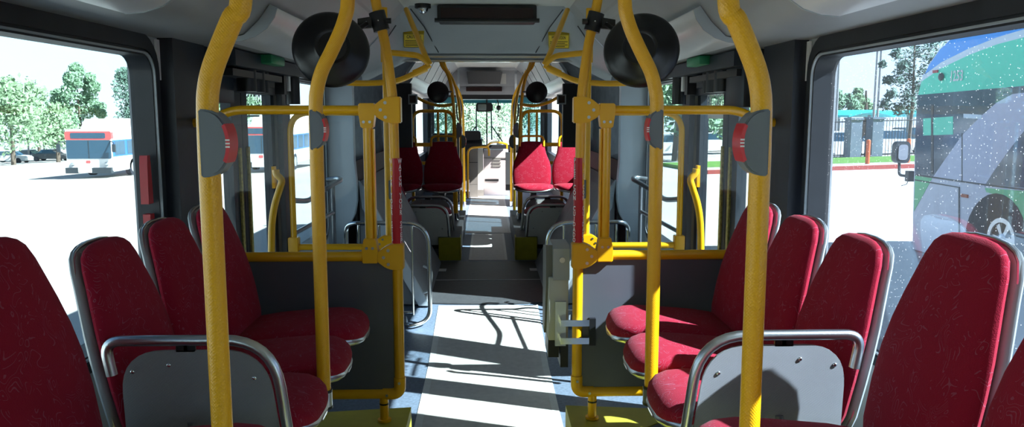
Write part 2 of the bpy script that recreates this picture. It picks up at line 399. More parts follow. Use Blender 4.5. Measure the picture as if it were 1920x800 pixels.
# ================================================================== WINDOWS AND DOORS
def window(n, s, y0, y1, z0, z1, gm, fw=.052, bar=None):
    fr = MB(); o = rrect(y0-fw, y1+fw, z0-fw, z1+.075, .13); i = rrect(y0, y1, z0, z1, .07)
    i2 = rrect(y0-.022, y1+.022, z0-.022, z1+.022, .09)
    w = struct(fr.ring(o, i2, YZ, s*1.19, s*1.208).build('window_%d' % n, 'rubber'))
    r2 = MB().ring(rrect(y0-.03, y1+.03, z0-.03, z1+.03, .095), i, YZ, s*1.196, s*1.275); r2.build('inner_frame', 'rubber', w)
    r3 = MB().ring(rrect(y0-.012, y1+.012, z0-.012, z1+.012, .08), rrect(y0-.006, y1+.006, z0-.006, z1+.006, .075), YZ, s*1.187, s*1.196); r3.build('bead', 'shell', w)
    MB().prism(rrect(y0-.01, y1+.01, z0-.01, z1+.01, .075), YZ, s*1.262, s*1.266).build('pane', gm, w)
    if bar:
        MB().box((s*1.185, y0, bar), (s*1.26, y1, bar+.03)).build('sash_bar', 'rubber', w)
    return w
k = 1
for s in (-1, 1):
    gm = 'glz' if s < 0 else 'glzr'
    window(k, s, .52, 2.865, .78, 1.70, gm); k += 1
    window(k, s, -1.3, .3, .78, 1.70, 'glz'); k += 1
    window(k, s, 4.78, 5.80, .62, 1.70, 'glz', .05); k += 1
    for i, o in enumerate((OP_F[0], OP_F[1], OP_F[3])):
        if i < 2 and s < 0: continue
        window(k, s, *o, 'glz' if i == 0 and s > 0 else 'glzt', .05); k += 1
WN = k
def door(n, s):
    d = struct(MB().box((s*1.20, 3.28, 1.60), (s*1.28, 4.565, 1.66)).build('door_%d' % n, 'doorfr', flat=True))
    for (ya, yb, ga, gb) in ((3.285, 3.955, 3.48, 3.80), (3.965, 4.56, 4.055, 4.495)):
        f = MB(); f.box((s*1.225, ya, ZL+.02), (s*1.275, ga, 1.6)); f.box((s*1.225, gb, ZL+.02), (s*1.275, yb, 1.6)); f.box((s*1.225, ga, ZL+.02), (s*1.275, gb, .16))
        zt = 1.575 if ya < 3.5 else 1.615
        f.box((s*1.225, ga, zt), (s*1.275, gb, 1.66)); lf = f.build('leaf', 'doorfr', d, flat=True)
        MB().box((s*1.248, ga, .16), (s*1.252, gb, zt)).build('pane', 'glzd', lf, flat=True)
        ye = 3.895 if ya < 3.5 else 4.03
        MB().box((s*1.215, ye-.014, .3), (s*1.226, ye+.014, 1.33)).build('edge_strip', 'edgey', lf, flat=True)
    hp = [LP(x, y, 4.28, s) for x, y in ((517, 318), (519, 327), (528, 338), (524, 355), (515, 385), (510, 420), (509, 470), (509, 520))]
    hb = MB().tube(spline(hp, 5), .019, 12); hb.build('handle', 'yellow', d)
    m = MB(); c = LP(514, 332, 4.33, s); m.box(c+Vector((-.008, -.02, -.06)), c+Vector((.008, .02, .06))); m.build('handle_bracket', 'yellow', d)
    # sticker on the pane of the forward leaf
    a = LP(466, 170, 4.1, s); zc = 1.565; x = s*1.243
    t = MB()
    if s > 0:
        text(t, 'EXIT DOOR', .098, (x, 4.24, zc), (0, -1, 0), (0, 0, 1), sx=.72); t.box((x, 4.40, zc-.095), (x+.001, 4.08, zc-.065))
        t.build('sticker_lettering', 'white', d, flat=True)
    else:
        text(t, 'EXIT DOOR', .085, (s*1.256, 4.24, zc), (0, -1, 0), (0, 0, 1), sx=.72)
        t.box((s*1.256, 4.10, zc-.085), (s*1.257, 4.38, zc-.075)); t.build('sticker_lettering', 'shell', d, flat=True)
    # posts either side of the door
    p = MB(); p.box((s*1.15, 2.945, ZL), (s*1.206, 3.27, 1.80)); p.box((s*1.175, 4.55, ZL), (s*1.206, 4.70, 1.74))
    p.build('door_post', 'post', d, flat=True)
    # operator gear over the door
    g = MB(); g.box((s*1.05, 3.35, 1.70), (s*1.2, 4.6, 1.765)); g.box((s*1.19, 3.28, 1.64), (s*1.204, 4.72, 1.78)); g.build('operator_cover', 'doorfr', d, flat=True)
    g = MB()
    for yy, rr in ((3.72, .045), (3.86, .045), (3.98, .03)): g.cyl((s*1.12, yy, 1.60), (s*1.12, yy, 1.70), rr, 18)
    g.box((s*1.09, 4.28, 1.60), (s*1.14, 4.34, 1.75)); g.cyl((s*1.1, 4.5, 1.55), (s*1.1, 4.5, 1.77), .04, 14); g.box((s*1.08, 3.4, 1.66), (s*1.18, 4.2, 1.69)); g.build('operator_motor', 'black', d)
    MB().box((s*1.0, 3.72, 1.728), (s*1.08, 3.96, 1.772), .008).build('operator_relay', 'green', d)
    MB().box((s*1.085, 4.36, 1.62), (s*1.10, 4.40, 1.72)).build('operator_lever', 'white', d, flat=True)
    if s > 0: MB().box((s*1.10, 3.36, 1.525), (s*1.2, 3.62, 1.775), .004).build('control_box', 'doorfr', d)
    else: MB().box((s*1.16, 3.30, 1.545), (s*1.2, 3.66, 1.775), .004).build('control_box', 'doorfr', d)
door(1, -1); door(2, 1)
# trim piece between window and door post
for i, s in enumerate((-1, 1)):
    struct(MB().box((s*1.196, 2.919, 1.62), (s*1.204, 2.946, 1.765)).build('trim_%d' % (i+1), 'white', flat=True))
# emergency lever on the left window jamb
lv = MB(); pts = [P(277, 383, 2.80), P(275, 350, 2.80), P(276, 310, 2.80), P(283, 292, 2.80)]
pts = [Vector((-1.222, p.y+.025, p.z)) for p in pts]
lv.loft([[p+Vector((-.014, -w, 0)), p+Vector((.014, -w, 0)), p+Vector((.014, w, 0)), p+Vector((-.014, w, 0))] for p, w in zip(pts, (.020, .018, .015, .010))])
lo = lv.build('emergency_lever', 'redp'); tag(lo, 'red emergency release lever on the left window frame', 'lever')
MB().box((-1.236, 2.815, 1.10), (-1.21, 2.85, 1.14)).build('catch', 'redp', lo)
# light covers along the coves
def cover(s, y0, y1, label):
    pr = [(.80, 1.90), (.775, 1.885), (.785, 1.852), (.815, 1.812), (.86, 1.782), (.91, 1.766), (.96, 1.762), (.97, 1.772), (.90, 1.788), (.845, 1.84)]
    b = MB(); b.prism([(s*x, z) for x, z in pr], XZ, y0, y1)
    o = b.build('ceiling_light', 'lightcov'); tag(o, label, 'light cover', 'light covers along the ceiling coves')
    for ya, yb in ((y1, y1+.008), (y0-.008, y0)): MB().prism([(s*(x-.002), z-.002) for x, z in pr], XZ, ya, yb).build('end_cap', 'shell', o)
    return o
for s in (-1, 1):
    w = SIDE[s]
    cover(s, .1, 2.15, 'pale satin light cover above the large %s window' % w)
    cover(s, 2.98, 5.25, 'long pale light cover above the %s door and behind the round mirror' % w)
    cover(s, 8.3, 11.2, 'distant pale light cover above the %s red seats ahead of the joint' % w)
    v = MB(); zc = 2.2
    def sl(t, d=0): return (s*(.535+t*.10 + d*.74), zc-.035-t*.10 - d*.67)
    v.prism([sl(0), sl(1), sl(1, -.008+.016), sl(0, .008)], XZ, 3.6, 4.93)
    vo = v.build('air_vent', 'shell', flat=True); tag(vo, 'slotted grey air vent at the %s ceiling edge before the bulkhead' % w, 'air vent')
    g = MB()
    for i in range(18):
        yy = 3.62 + i*.069
        for ta, tb in ((.15, .48), (.53, .86)):
            g.prism([sl(ta, .009), sl(tb, .009), sl(tb, .011), sl(ta, .011)], XZ, yy, yy+.045)
    g.build('slots', 'seam', vo, flat=True)
# caution stickers, display and camera on the bulkhead
def bulkpt(px, py, off=.0):                   # point on the sloped bulkhead face
    d = ray(px, py); n = Vector((0, -.41, -.91)).normalized()
    a, c = Vector((0, 5.2, 2.19)), Vector((0, 5.78, 1.935)); n = Vector((0, c.z-a.z, -(c.y-a.y))).normalized()
    return EYE + d*((a-EYE).dot(n)/d.dot(n)) + n*off
for s, wd, x0, x1 in ((-1, 'CAUTION', 757, 795), (1, 'PRECAUCION', 1028, 1067)):
    y0, y1 = (58, 84) if s < 0 else (60, 86)
    up = (bulkpt((x0+x1)/2, y0)-bulkpt((x0+x1)/2, y1)); U = up.normalized(); c = bulkpt((x0+x1)/2, (y0+y1)/2, .02)
    W = (bulkpt(x1, 70)-bulkpt(x0, 70)).x*.5; H = up.length*.5
    def q(u, v, o=0): return c + Vector((1, 0, 0))*u*W + U*v*H + Vector((0, U.z, -U.y))*-o
    nn = Vector((0, -U.z, U.y)); nn = nn if nn.dot(EYE-c) > 0 else -nn
    b = MB(); b.prism([(-1, -1), (1, -1), (1, 1), (-1, 1)], lambda u, v, w: c+Vector((u*W, 0, 0))+U*v*H+nn*w, -.03, .002)
    o = b.build('caution_sticker', 'stick', flat=True); tag(o, 'yellow sticker reading %s on the sloped bulkhead' % wd, 'sticker')
    t = MB(); text(t, wd, H*.62, c+U*H*.58+nn*.004, (1, 0, 0), U, sx=(.82 if s < 0 else .56)*W/H*.62)
    for r_ in range(4): t.prism([(-.86, -.02-.24*r_), (.86 if r_ % 2 == 0 else .6, -.02-.24*r_), (.86 if r_ % 2 == 0 else .6, .06-.24*r_), (-.86, .06-.24*r_)], lambda u, v, w: c+Vector((u*W, 0, 0))+U*v*H+nn*w, .002, .003)
    for a_, b_, c_, d_ in ((-.97, .97, .93, .97), (-.97, .97, -.97, -.93), (-.97, -.94, -.97, .97), (.94, .97, -.97, .97)):
        t.prism([(a_, c_), (b_, c_), (b_, d_), (a_, d_)], lambda u, v, w: c+Vector((u*W, 0, 0))+U*v*H+nn*w, .002, .003)
    t.build('lettering', 'ink', o, flat=True)
b = MB(); b.prism(rrect(-.318, .318, 2.085, 2.185, .012), XZ, 5.12, 5.34)
o = b.build('display_sign', 'black'); tag(o, 'long black passenger display at the top of the bulkhead', 'display sign')
MB().box((-.295, 5.112, 2.10), (.295, 5.12, 2.165)).build('screen', 'sign', o, flat=True)
b = MB().cyl((-.335, 5.115, 2.088), (.335, 5.115, 2.088), .014, 12); b.build('hinge_bar', 'black', o)
b = MB().cyl((-.41, 5.13, 2.165), (-.41, 5.13, 2.19), .052, 24); o = b.build('dome_camera', 'black'); tag(o, 'small dome camera left of the black display', 'security camera')
MB().sphere((-.41, 5.13, 2.162), .034).build('dome', 'chrome', o)
# ================================================================== SEATS
BACK = [(0, .150, .010), (.025, .185, .026), (.12, .202, .034), (.3, .207, .036), (.45, .204, .036), (.58, .194, .035), (.70, .177, .034), (.80, .161, .032), (.88, .149, .030), (.94, .134, .026), (.97, .114, .019), (.99, .082, .011), (1.0, .04, .004)]
BACK2 = [(0, .150, .010), (.025, .185, .026), (.12, .203, .034), (.3, .207, .036), (.45, .203, .036), (.56, .192, .035), (.66, .170, .034), (.76, .152, .032), (.86, .143, .031), (.93, .138, .028), (.965, .130, .022), (.988, .108, .013), (1.0, .06, .005)]
def seat_proto(name, pr, lb=0):
    root = empty(name, (0, 0, 0))
    a = Vector((0, 0, .40)); e = Vector((-.135, 0, .935)); up = (e-a).normalized(); nf = Vector((up.z, 0, -up.x)); L = (e-a).length
    def se(c, p): return math.copysign(abs(c)**p, c)
    def rings(prof, d, dw, dt, n=28, sc=1.0):
        out = []
        for v, w, t in prof:
            c = a + up*(L*v*sc) + nf*(d + .012*math.sin(v*3.1))
            out.append([c + nf*((t+dt)*se(math.cos(2*math.pi*k/n), .85)) + Vector((0, 1, 0))*((w+dw)*se(math.sin(2*math.pi*k/n), .8)) for k in range(n)])
        return out
    MB().loft(rings(pr, .004, 0, -.003)).build('back_cushion', 'fab', root)
    MB().loft(rings(pr, -.030, .002, -.012, sc=1.012)).build('back_shell', 'shell', root)
    def rim(prof, d, dw):                      # bright metal rim around the shell
        pts = []
        for sgn in (1, -1):
            row = [a + up*(L*v*1.006) + nf*d + Vector((0, sgn*(w+dw), 0)) for v, w, t in prof[1:]]
            pts += row if sgn > 0 else list(reversed(row))
        return pts
    MB().tube(rim(pr, -.022, -.006), .005, 8).build('back_rim', 'steel', root)
    sp = [(0, .155, .425, .010), (.02, .19, .427, .028), (.1, .203, .433, .035), (.25, .206, .444, .037), (.34, .203, .450, .038), (.40, .190, .449, .038), (.44, .165, .444, .035), (.466, .128, .437, .028), (.48, .085, .431, .018), (.486, .03, .427, .006)]
    def cr(dz, dw, dt, n=28):
        return [[Vector((x*(1+dw*.6), (w+dw)*se(math.sin(2*math.pi*k/n), .75), z + dz + (t+dt)*se(math.cos(2*math.pi*k/n), .6))) for k in range(n)] for x, w, z, t in sp]
    MB().loft(cr(0, 0, 0)).build('seat_cushion', 'fab', root)
    MB().loft(cr(-.024, .003, -.010)).build('seat_shell', 'steel', root)
    l = MB(); l.box((-.12, -.03, .335), (.30, .03, .385), .008); l.cyl((.08, 0, lb+.014), (.08, 0, .34), .028, 16); l.cyl((.08, 0, lb), (.08, 0, lb+.014), .075, 20); l.build('leg', 'dkpanel', root)
    return root
G = 'red moquette seats along the side windows'
proto = seat_proto('side_seat', BACK, -.062)
lab = {(-1, 0): 'red side seat at the lower left edge, nearer than the steel armrest', (-1, 1): 'red side seat just past the left steel armrest', (-1, 2): 'red left side seat, second before the charcoal partition', (-1, 3): 'red left side seat right against the charcoal partition',
       (1, 0): 'large red side seat nearer than the sunlit right armrest', (1, 1): 'red side seat just past the sunlit right armrest', (1, 2): 'red right side seat, second before the charcoal partition', (1, 3): 'red right side seat right against the charcoal partition', (1, 4): 'red side seat cut off by the lower right corner'}
first = True
for (s, i), l in lab.items():
    y = (1.715, 2.24, 2.665, 3.085, 1.28)[i]
    loc, rz = (s*.972, y, .2075 + (.012 if i in (0, 4) else 0)), (0 if s < 0 else math.pi)
    if first: proto.location = loc; proto.rotation_euler = (0, 0, rz); proto.scale = (1, 1, 1.075); tag(proto, l, 'seat', G); first = False
    else: dup(proto, loc, rz, l, 'seat', G, (1, 1, 1.075) if i in (0, 4) else None)
# seats of the leading car: two pairs facing back, one side seat each side between the armrests
fwd = None
for s in (-1, 1):
    for i, x in enumerate((.515, .975)):
        l = ['red seat facing back with a yellow grab loop, aisle side of the far %s pair', 'red seat facing back, window side of the far %s pair'][i] % SIDE[s]
        if fwd is None:
            fwd = seat_proto('rear_facing_seat', BACK2); tag(fwd, l, 'seat', 'red seats facing back ahead of the joint')
            h = MB(); pts = fillet([(-.10, -.13, .88), (-.125, -.13, 1.0), (-.125, .13, 1.0), (-.10, .13, .88)], .07)
            h.tube(pts, .013, 10); h.build('grab_handle', 'yellow', fwd)
            fwd.location = (s*x, 9.03, .235); fwd.rotation_euler = (0, 0, -math.pi/2); fwd.scale = (1, 1.08, 1)
        else: dup(fwd, (s*x, 9.03, .235), -math.pi/2, l, 'seat', 'red seats facing back ahead of the joint', (1, 1.08, 1))
    dup(proto, (s*.87, 8.21, .063), 0 if s < 0 else math.pi, 'dark red side seat between two steel armrests, far %s' % SIDE[s], 'seat', 'side seats between the far armrests', (1, 1, .92)).name = 'side_seat'
# ================================================================== ARMRESTS (steel hoop and perforated panel)
def armrest(s, Y, x0, x1, z0, z1, label, grp, m='perf'):
    o = empty('armrest', (s*(x0+x1)/2, Y, z0), label, 'armrest', grp)
    h = MB().tube(fillet([(s*(x0-.0), Y, z0+(.13 if Y < 5 else -.05)), (s*(x0+.015), Y, z1), (s*x1, Y, z1), (s*(x1-.035), Y, z0-.06)], .13, 8), .0145, 14); h.build('hoop', 'steel', o)
    p = fillet([(s*(x0-.03), z0-.05, 0), (s*(x0-.024), z1-.026, 0), (s*(x1+.020), z1-.026, 0), (s*(x1-.014), z0-.05, 0)], .115, 8)
    p = [(v.x, v.y) for v in p]
    MB().prism(p, XZ, Y-.004, Y+.004).build('panel', m, o, flat=True)
    for a, c in ((x0-.15, z1-.065), (x1+.14, z1-.065), (x1+.05, z0+.12), (x0-.055, z0+.14)):
        MB().sphere((s*a, Y-.005, c), .006, (1, .6, 1), 10, 6).build('bolt', 'chrome', o)
    t = MB(); t.box((s*(x1+.22), Y-.004, z1-.03), (s*(x1+.25), Y+.004, z1-.012)); t.box((s*(x0-.22), Y-.004, z1-.03), (s*(x0-.19), Y+.004, z1-.012)); t.build('tab', 'black', o, flat=True)
    MB().tube([(s*(x0-.2), Y, z0), (s*(x0-.2), Y, z0-(.545 if Y < 5 else .15))], .012, 10).build('mount_bracket', 'dkpanel', o)
    return o
for s in (-1, 1):
    w = SIDE[s]
    armrest(s, 2.005, .985, .565, .69, .912, 'steel hoop armrest with grey panel between the near %s seats' % w, 'armrests beside the side seats')
    armrest(s, 7.985, .89, .42, .20, .56, 'grey armrest panel just ahead of the joint, nearer of the far %s pair' % w, 'armrest panels ahead of the joint', 'panel_lit')
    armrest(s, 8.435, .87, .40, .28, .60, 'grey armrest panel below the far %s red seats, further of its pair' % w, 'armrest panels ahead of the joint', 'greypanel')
# ================================================================== GRAB POLES WITH STOP BUTTONS
def stop_button(root, c, s, h=.062, w=.05, y=.0245):
    """half-moon button: flat side on the pole, curved red strip towards the aisle; c = middle of its flat side"""
    out = [(0, h), (0, -h)]
    arcp = [(w*math.cos(R(a))**.8 if abs(a) < 89 else 0, h*math.sin(R(a))) for a in range(-84, 85, 12)]
    out = [(c.x - s*u, c.z + v) for u, v in [(-.004, -h*.94), (0, -h)] + arcp + [(0, h), (-.004, h*.94)]]
    b = MB(); b.prism(out, XZ, c.y-y, c.y+y)
    bmesh.ops.bevel(b.bm, geom=[e for e in b.bm.edges if abs(e.verts[0].co.y-e.verts[1].co.y) < 1e-6], offset=.004, segments=2, affect='EDGES')
    o = b.build('stop_button', 'button', root)
    r = MB(); a = [x for x in range(-35, 36, 7)]
    def pt(k, q): return (c.x - s*(w*q*math.cos(R(k))**.8), c.z + h*q*math.sin(R(k)))
    r.prism([pt(k, 1.005) for k in a] + [pt(k, .88) for k in reversed(a)], XZ, c.y-y-.0015, c.y+y+.0015); so = r.build('push_strip', 'redbtn', o)
    t = MB()
    for k in (-6, 0, 6): t.box((pt(k, .945)[0]-.004, c.y-y-.0025, pt(k, .945)[1]-.0016), (pt(k, .945)[0]+.004, c.y-y-.0014, pt(k, .945)[1]+.0016))
    t.build('strip_marking', 'letter', o, flat=True)
def ringc(mb, p, r, h): mb.cyl(p - Vector((0, 0, h/2)), p + Vector((0, 0, h/2)), r, 20)
for s in (-1, 1):
    w = SIDE[s]
    # nearest pole
    Y = 1.4975
    pts = [LP(x, y, Y, s) for x, y in ((452, 0), (436, 35), (415, 85), (399, 128), (391, 165), (389, 205), (392, 300))]
    x0 = pts[-1].x; base = Vector((x0, Y, .1455)); top = pts[0]
    pts = [Vector((s*.42, Y, 2.255)), Vector((s*.43, Y, 2.05)), Vector((s*.45, Y, 1.88))] + pts
    o = empty('grab_pole', base, 'thick knurled yellow pole nearest the camera, %s of the aisle' % w, 'grab pole', 'yellow poles beside the aisle')
    MB().tube(spline(pts, 6) + [Vector((x0, Y, .25))], .0203, 20).build('pole', 'ytex', o)
    MB().cyl((x0, Y, .1455), (x0, Y, .21), .026, 20).build('foot_cup', 'steel', o)
    stop_button(o, LP(386, 268, Y, s) + Vector((0, 0, 0)), s, .0635, .052)
    # second pole, its foot on a bracket from the seat frame
    Y = 2.4525
    pts = [LP(x, y, Y, s) for x, y in ((652, 0), (650, 22), (640, 55), (622, 95), (604, 132), (595, 165), (592, 200), (594, 300))]
    f = LP(603, 764, Y, s); xf = pts[-1].x
    o = empty('grab_pole', (xf, Y, f.z), 'yellow knurled pole crossing the round mirror, %s of the aisle' % w, 'grab pole', 'yellow poles beside the aisle')
    MB().tube([Vector((pts[0].x, Y, 2.255)), Vector((pts[0].x, Y, 2.05))] + spline(pts, 6) + [Vector((xf, Y, f.z+.05))], .0215, 20).build('pole', 'ytex', o)
    b = MB().cyl((xf, Y, f.z), (xf, Y, f.z+.055), .0255, 20); b.build('foot_cup', 'steel' if s < 0 else 'dkpanel', o)
    b = MB(); ringc(b, Vector((xf, Y, f.z+.058)), .0262, .008); ringc(b, Vector((xf, Y, f.z+.004)), .0265, .008); b.build('cup_gasket', 'black', o)
    b = MB().tube(fillet([(xf, Y, f.z+.01), (s*.78, Y, f.z+.01), (s*.78, Y, .1455)], .05), .016, 10); b.build('mount_bracket', 'dkpanel', o)
    stop_button(o, LP(586, 243, Y, s), s, .0615, .046)
# ================================================================== CHARCOAL PARTITION WITH CLEAR SCREEN
def clampset(mb, bolts, c, s, Y, size=1.0, d=1):
    """Y-shaped yellow clamp joining post and rail; c = centre on the post, the ear points to the wall"""
    k = size
    out = [(c.x + s*u*k, c.z + v*k) for u, v in ((-.028, .055), (.024, .055), (.05, .045), (.085, .018), (.085, -.018), (.05, -.045), (.024, -.055), (-.028, -.055))]
    mb.prism(out, XZ, Y-.031, Y+.031)
    for u, v in ((.036, .03), (.056, 0), (.036, -.03)): bolts.cyl((c.x+s*u*k, Y-.034, c.z+v*k), (c.x+s*u*k, Y-.030, c.z+v*k), .007*k, 10)
YP = 3.335
for s in (-1, 1):
    w = SIDE[s]
    def q(x, y): return LP(x, y, YP, s)
    xp = q(740, 205).x; zu = q(735, 206).z; zl = q(740, 480).z; zb = q(757, 737).z; xw = s*1.145
    o = empty('partition', (xp, YP, .21), 'charcoal partition with yellow frame and clear screen, %s of the aisle' % w, 'partition', 'partitions ahead of the side seats')
    # post: upper raised part leans out to the ceiling
    pts = [q(702, -12), q(705, 5), q(712, 40), q(722, 82), q(731, 140), q(737, 190)]
    pts = [Vector((s*.50, YP, 2.255)), Vector((s*.487, YP, 2.10))] + pts
    MB().tube(spline(pts, 5) + [Vector((xp, YP, zl))], .0205, 18).build('upper_post', 'ytex', o)
    lo = fillet([(xp, YP, zl), (xp, YP, zb), (s*1.285, YP, zb)], .05, 8)
    MB().tube(lo, .0225, 18).build('lower_frame', 'yellow', o)
    e = MB(); e.tube(fillet([(xp, YP, zb+.075), (xp, YP, zb), (xp+s*.075, YP, zb)], .05, 8), .0262, 18); e.build('corner_elbow', 'yellow', o)
    MB().tube(fillet([(xp, YP, zu), (s*1.07, YP, zu), (s*1.17, YP+.02, zu-.045), (s*1.285, YP+.02, zu-.06)], .08, 6), .019, 16).build('upper_rail', 'yellow', o)
    MB().tube([(xp, YP, zl), (s*1.285, YP, zl)], .0215, 16).build('lower_rail', 'yellow', o)
    xm = q(692, 340).x
    MB().tube([(xm, YP, zl), (xm, YP, zu)], .0215, 16).build('short_post', 'yellow', o)
    bo = MB()
    def fin(k): bmesh.ops.bevel(k.bm, geom=list(k.bm.edges), offset=.004, segments=2, affect='EDGES'); k.build('clamp', 'yellow', o)
    for zz in (zu, zl): k = MB(); clampset(k, bo, Vector((xp, YP, zz)), s, YP); fin(k)
    fin(MB().prism([(xm+u, zu+v) for u, v in ((-.034, .028), (.034, .028), (.034, -.015), (.026, -.075), (-.026, -.075), (-.034, -.015))], XZ, YP-.03, YP+.03))
    fin(MB().prism([(xm+u, zl+v) for u, v in ((-.034, -.026), (.034, -.026), (.034, .03), (.026, .08), (-.026, .08), (-.034, .03))], XZ, YP-.03, YP+.03))
    for dx in (-.013, .013): bo.cyl((xm+dx, YP-.034, zu-.05), (xm+dx, YP-.03, zu-.05), .006, 10); bo.cyl((xm+dx, YP-.034, zl+.04), (xm+dx, YP-.03, zl+.04), .006, 10)
    bo.cyl((xp, YP-.03, zb+.055), (xp, YP-.025, zb+.055), .006, 10); bo.cyl((xp+s*.055, YP-.03, zb), (xp+s*.055, YP-.025, zb), .006, 10)
    bo.build('clamp_bolt', 'steel', o)
    MB().box((xp+s*.022, YP-.005, zb+.02), (s*1.28, YP+.005, zl-.02)).build('lower_panel', 'dkpanel', o, flat=True)
    MB().box((xm+s*.02, YP-.003, zl+.022), (s*1.25, YP+.003, zu-.02)).build('screen', 'clear', o, flat=True)
    MB().box((xm-s*.021, YP-.02, zl+.08), (xm-s*.027, YP+.02, zu-.08)).build('screen_channel', 'yellow', o, flat=True)
    # leg down to the platform
    xl = q(720, 740).x
    g = MB().cyl((xl, YP, .1475), (xl, YP, zb), .0195, 16); g.cyl((xl, YP, .1475), (xl, YP, .157), .03, 18); go = g.build('leg', 'yellow', o)
    g = MB(); ringc(g, Vector((xl, YP, zb-.045)), .021, .007); g.build('gasket', 'black', go)
    # red sleeve with stacked lettering
    zs0, zs1 = q(752, 455).z, q(746, 296).z
    sv = MB().cyl((xp, YP, zs0), (xp, YP, zs1), .0222, 24).build('sleeve', 'sleeve', o)
    t = MB(); word = 'WATCH YOUR STEP' if s < 0 else 'PISE CON CUIDADO'; n = len(word); r = .0228
    for ang in (-58, 58):
        dx, dy = math.sin(R(ang)), -math.cos(R(ang))
        for i, ch in enumerate(word):
            if ch != ' ': text(t, ch, (zs1-zs0)/n*1.22, (xp+dx*r, YP+dy*r, zs1-(i+.55)*(zs1-zs0)/n), (-dy, dx, 0), (0, 0, 1), sx=.85)
    t.build('lettering', 'letter', sv, flat=True)
KN = .93
def nearer():
    for x in list(bpy.data.objects):
        if x.parent is None and x.name.split('.')[0] in ('side_seat', 'armrest', 'grab_pole', 'partition', 'platform', 'ticket_validator', 'round_mirror') and not x.get('done'):
            if x.name.split('.')[0] in ('side_seat', 'armrest', 'round_mirror') and x.location.y > 5: continue
            x.location = EYE + (x.location-EYE)*KN; x.scale = x.scale*KN
# ================================================================== SECOND SCREEN BEYOND EACH DOOR, WITH ITS OVERHEAD GRAB FRAME
YS = 4.57
for s in (-1, 1):
    w = SIDE[s]
    def q(x, y, Y=YS): return LP(x, y, Y, s)
    def fin(k): bmesh.ops.bevel(k.bm, geom=list(k.bm.edges), offset=.004, segments=2, affect='EDGES'); k.build('clamp', 'yellow', o)
    xp = q(726, 300).x; zl = q(720, 462).z; zu = q(700, 211).z; xo = q(546, 300).x
    o = empty('door_screen', (xp, YS, ZL), 'yellow framed clear screen on the far side of the %s door with overhead tubes' % w, 'screen', 'yellow screens beyond the doors')
    MB().tube([(xp, YS, ZL), (xp, YS, 2.095)], .0175, 14).build('post', 'yellow', o)
    MB().tube(fillet([(xp, YS, zu), (xo, YS, zu), (xo, YS, ZL)], .12, 8), .0175, 14).build('frame_loop', 'yellow', o)
    MB().tube([(xp, YS, zl), (xo, YS, zl)], .0185, 14).build('lower_rail', 'yellow', o)
    bo = MB()
    for zz, kk in ((zl+.02, .9), (zu, .8)): k = MB(); clampset(k, bo, Vector((xp, YS, zz)), s, YS, kk); fin(k)
    fin(MB().box((xo-.03, YS-.028, zl-.1), (xo+.03, YS+.028, zl+.06)))
    k = MB(); ringc(k, Vector((xp, YS, q(724, 100).z)), .025, .1); k.build('clamp', 'yellow', o)
    bo.build('clamp_bolt', 'steel', o)
    MB().prism([(xp+s*.02, zl+.02), (xo-s*.02, zl+.02), (xo-s*.02, zu-.1), (xo-s*.08, zu-.02), (xp+s*.02, zu-.02)], XZ, YS-.003, YS+.003).build('pane', 'clear', o, flat=True)
    MB().box((xp+s*.02, YS-.004, .2), (xo-s*.02, YS+.004, zl-.02)).build('lower_panel', 'greypanel', o, flat=True)
    stop_button(o, q(731, 355)+Vector((0, 0, 0)), s, .055, .03)
    # overhead frame
    g = o
    N = q(806, 121)
    MB().tube(fillet([q(762, 36, 5.05)+Vector((0, 0, .06)), q(798, 106), N], .05), .0165, 12).build('ceiling_arm', 'yellow', g)
    MB().tube(fillet([q(727, 98), q(787, 104), N + Vector((0, -.01, 0))], .06), .017, 12).build('post_arm', 'yellow', g)
    MB().tube(spline([N, q(785, 134), q(752, 149), q(725, 154), q(680, 156), q(630, 154)], 5), .017, 12).build('lower_arm', 'yellow', g)
    a, bq = q(800, 127), q(776, 138)
    MB().tube([a, bq], .021, 12).build('sleeve_joint', 'yellow', g)
    # round mirror on a black clamp
    m = empty('round_mirror', LP(622, 88, 3.12, s), 'large black round mirror seen from behind, %s of the aisle' % w, 'mirror', 'round door mirrors')
    c = LP(623, 88, 3.12, s); ax = Vector((s*.30, 1, -.22)).normalized(); mt = Matrix.Translation(c) @ ax.to_track_quat('Z', 'Y').to_matrix().to_4x4()
    MB().lathe([(0, -.018), (.018, -.018), (.055, -.012), (.062, -.016), (.068, -.016), (.074, -.008), (.118, .006), (.140, .018), (.150, .030), (.151, .040), (.144, .044)], mt, 56).build('mirror_housing', 'mirror', m)
    MB().lathe([(.144, .043), (.10, .062), (.05, .072), (0, .076)], mt, 40).build('mirror_face', 'glassmir', m)
    kb = MB(); pc = LP(711, 40, YP, s); kb.tube([pc-Vector((s*-.01, 0, -.038)), pc+Vector((s*-.01, 0, -.038))], .034, 18)
    a = pc+Vector((s*.03, -.02, -.005)); kb.loft([[a+Vector((0, 0, .022)), a+Vector((0, .03, .022)), a+Vector((0, .03, -.022)), a+Vector((0, 0, -.022))], [a+Vector((s*.055, -.01, .012)), a+Vector((s*.055, .02, .012)), a+Vector((s*.055, .02, -.028)), a+Vector((s*.055, -.01, -.028))]])
    kb.tube([pc+Vector((s*.05, -.02, -.012)), LP(640, 76, 3.11, s), mt @ Vector((0, 0, -.01))], .010, 10)
    kb.cyl(pc+Vector((-s*.03, -.02, 0)), pc+Vector((-s*.052, -.02, 0)), .012, 10)
    kb.build('mount_clamp', 'black', m)
    bb = MB(); bb.sphere(mt @ Vector((0, .03, -.02)), .008); bb.sphere(a+Vector((s*.02, -.004, .0)), .004); bb.sphere(pc+Vector((0, -.034, 0)), .004); bb.build('bolt', 'chrome', m)
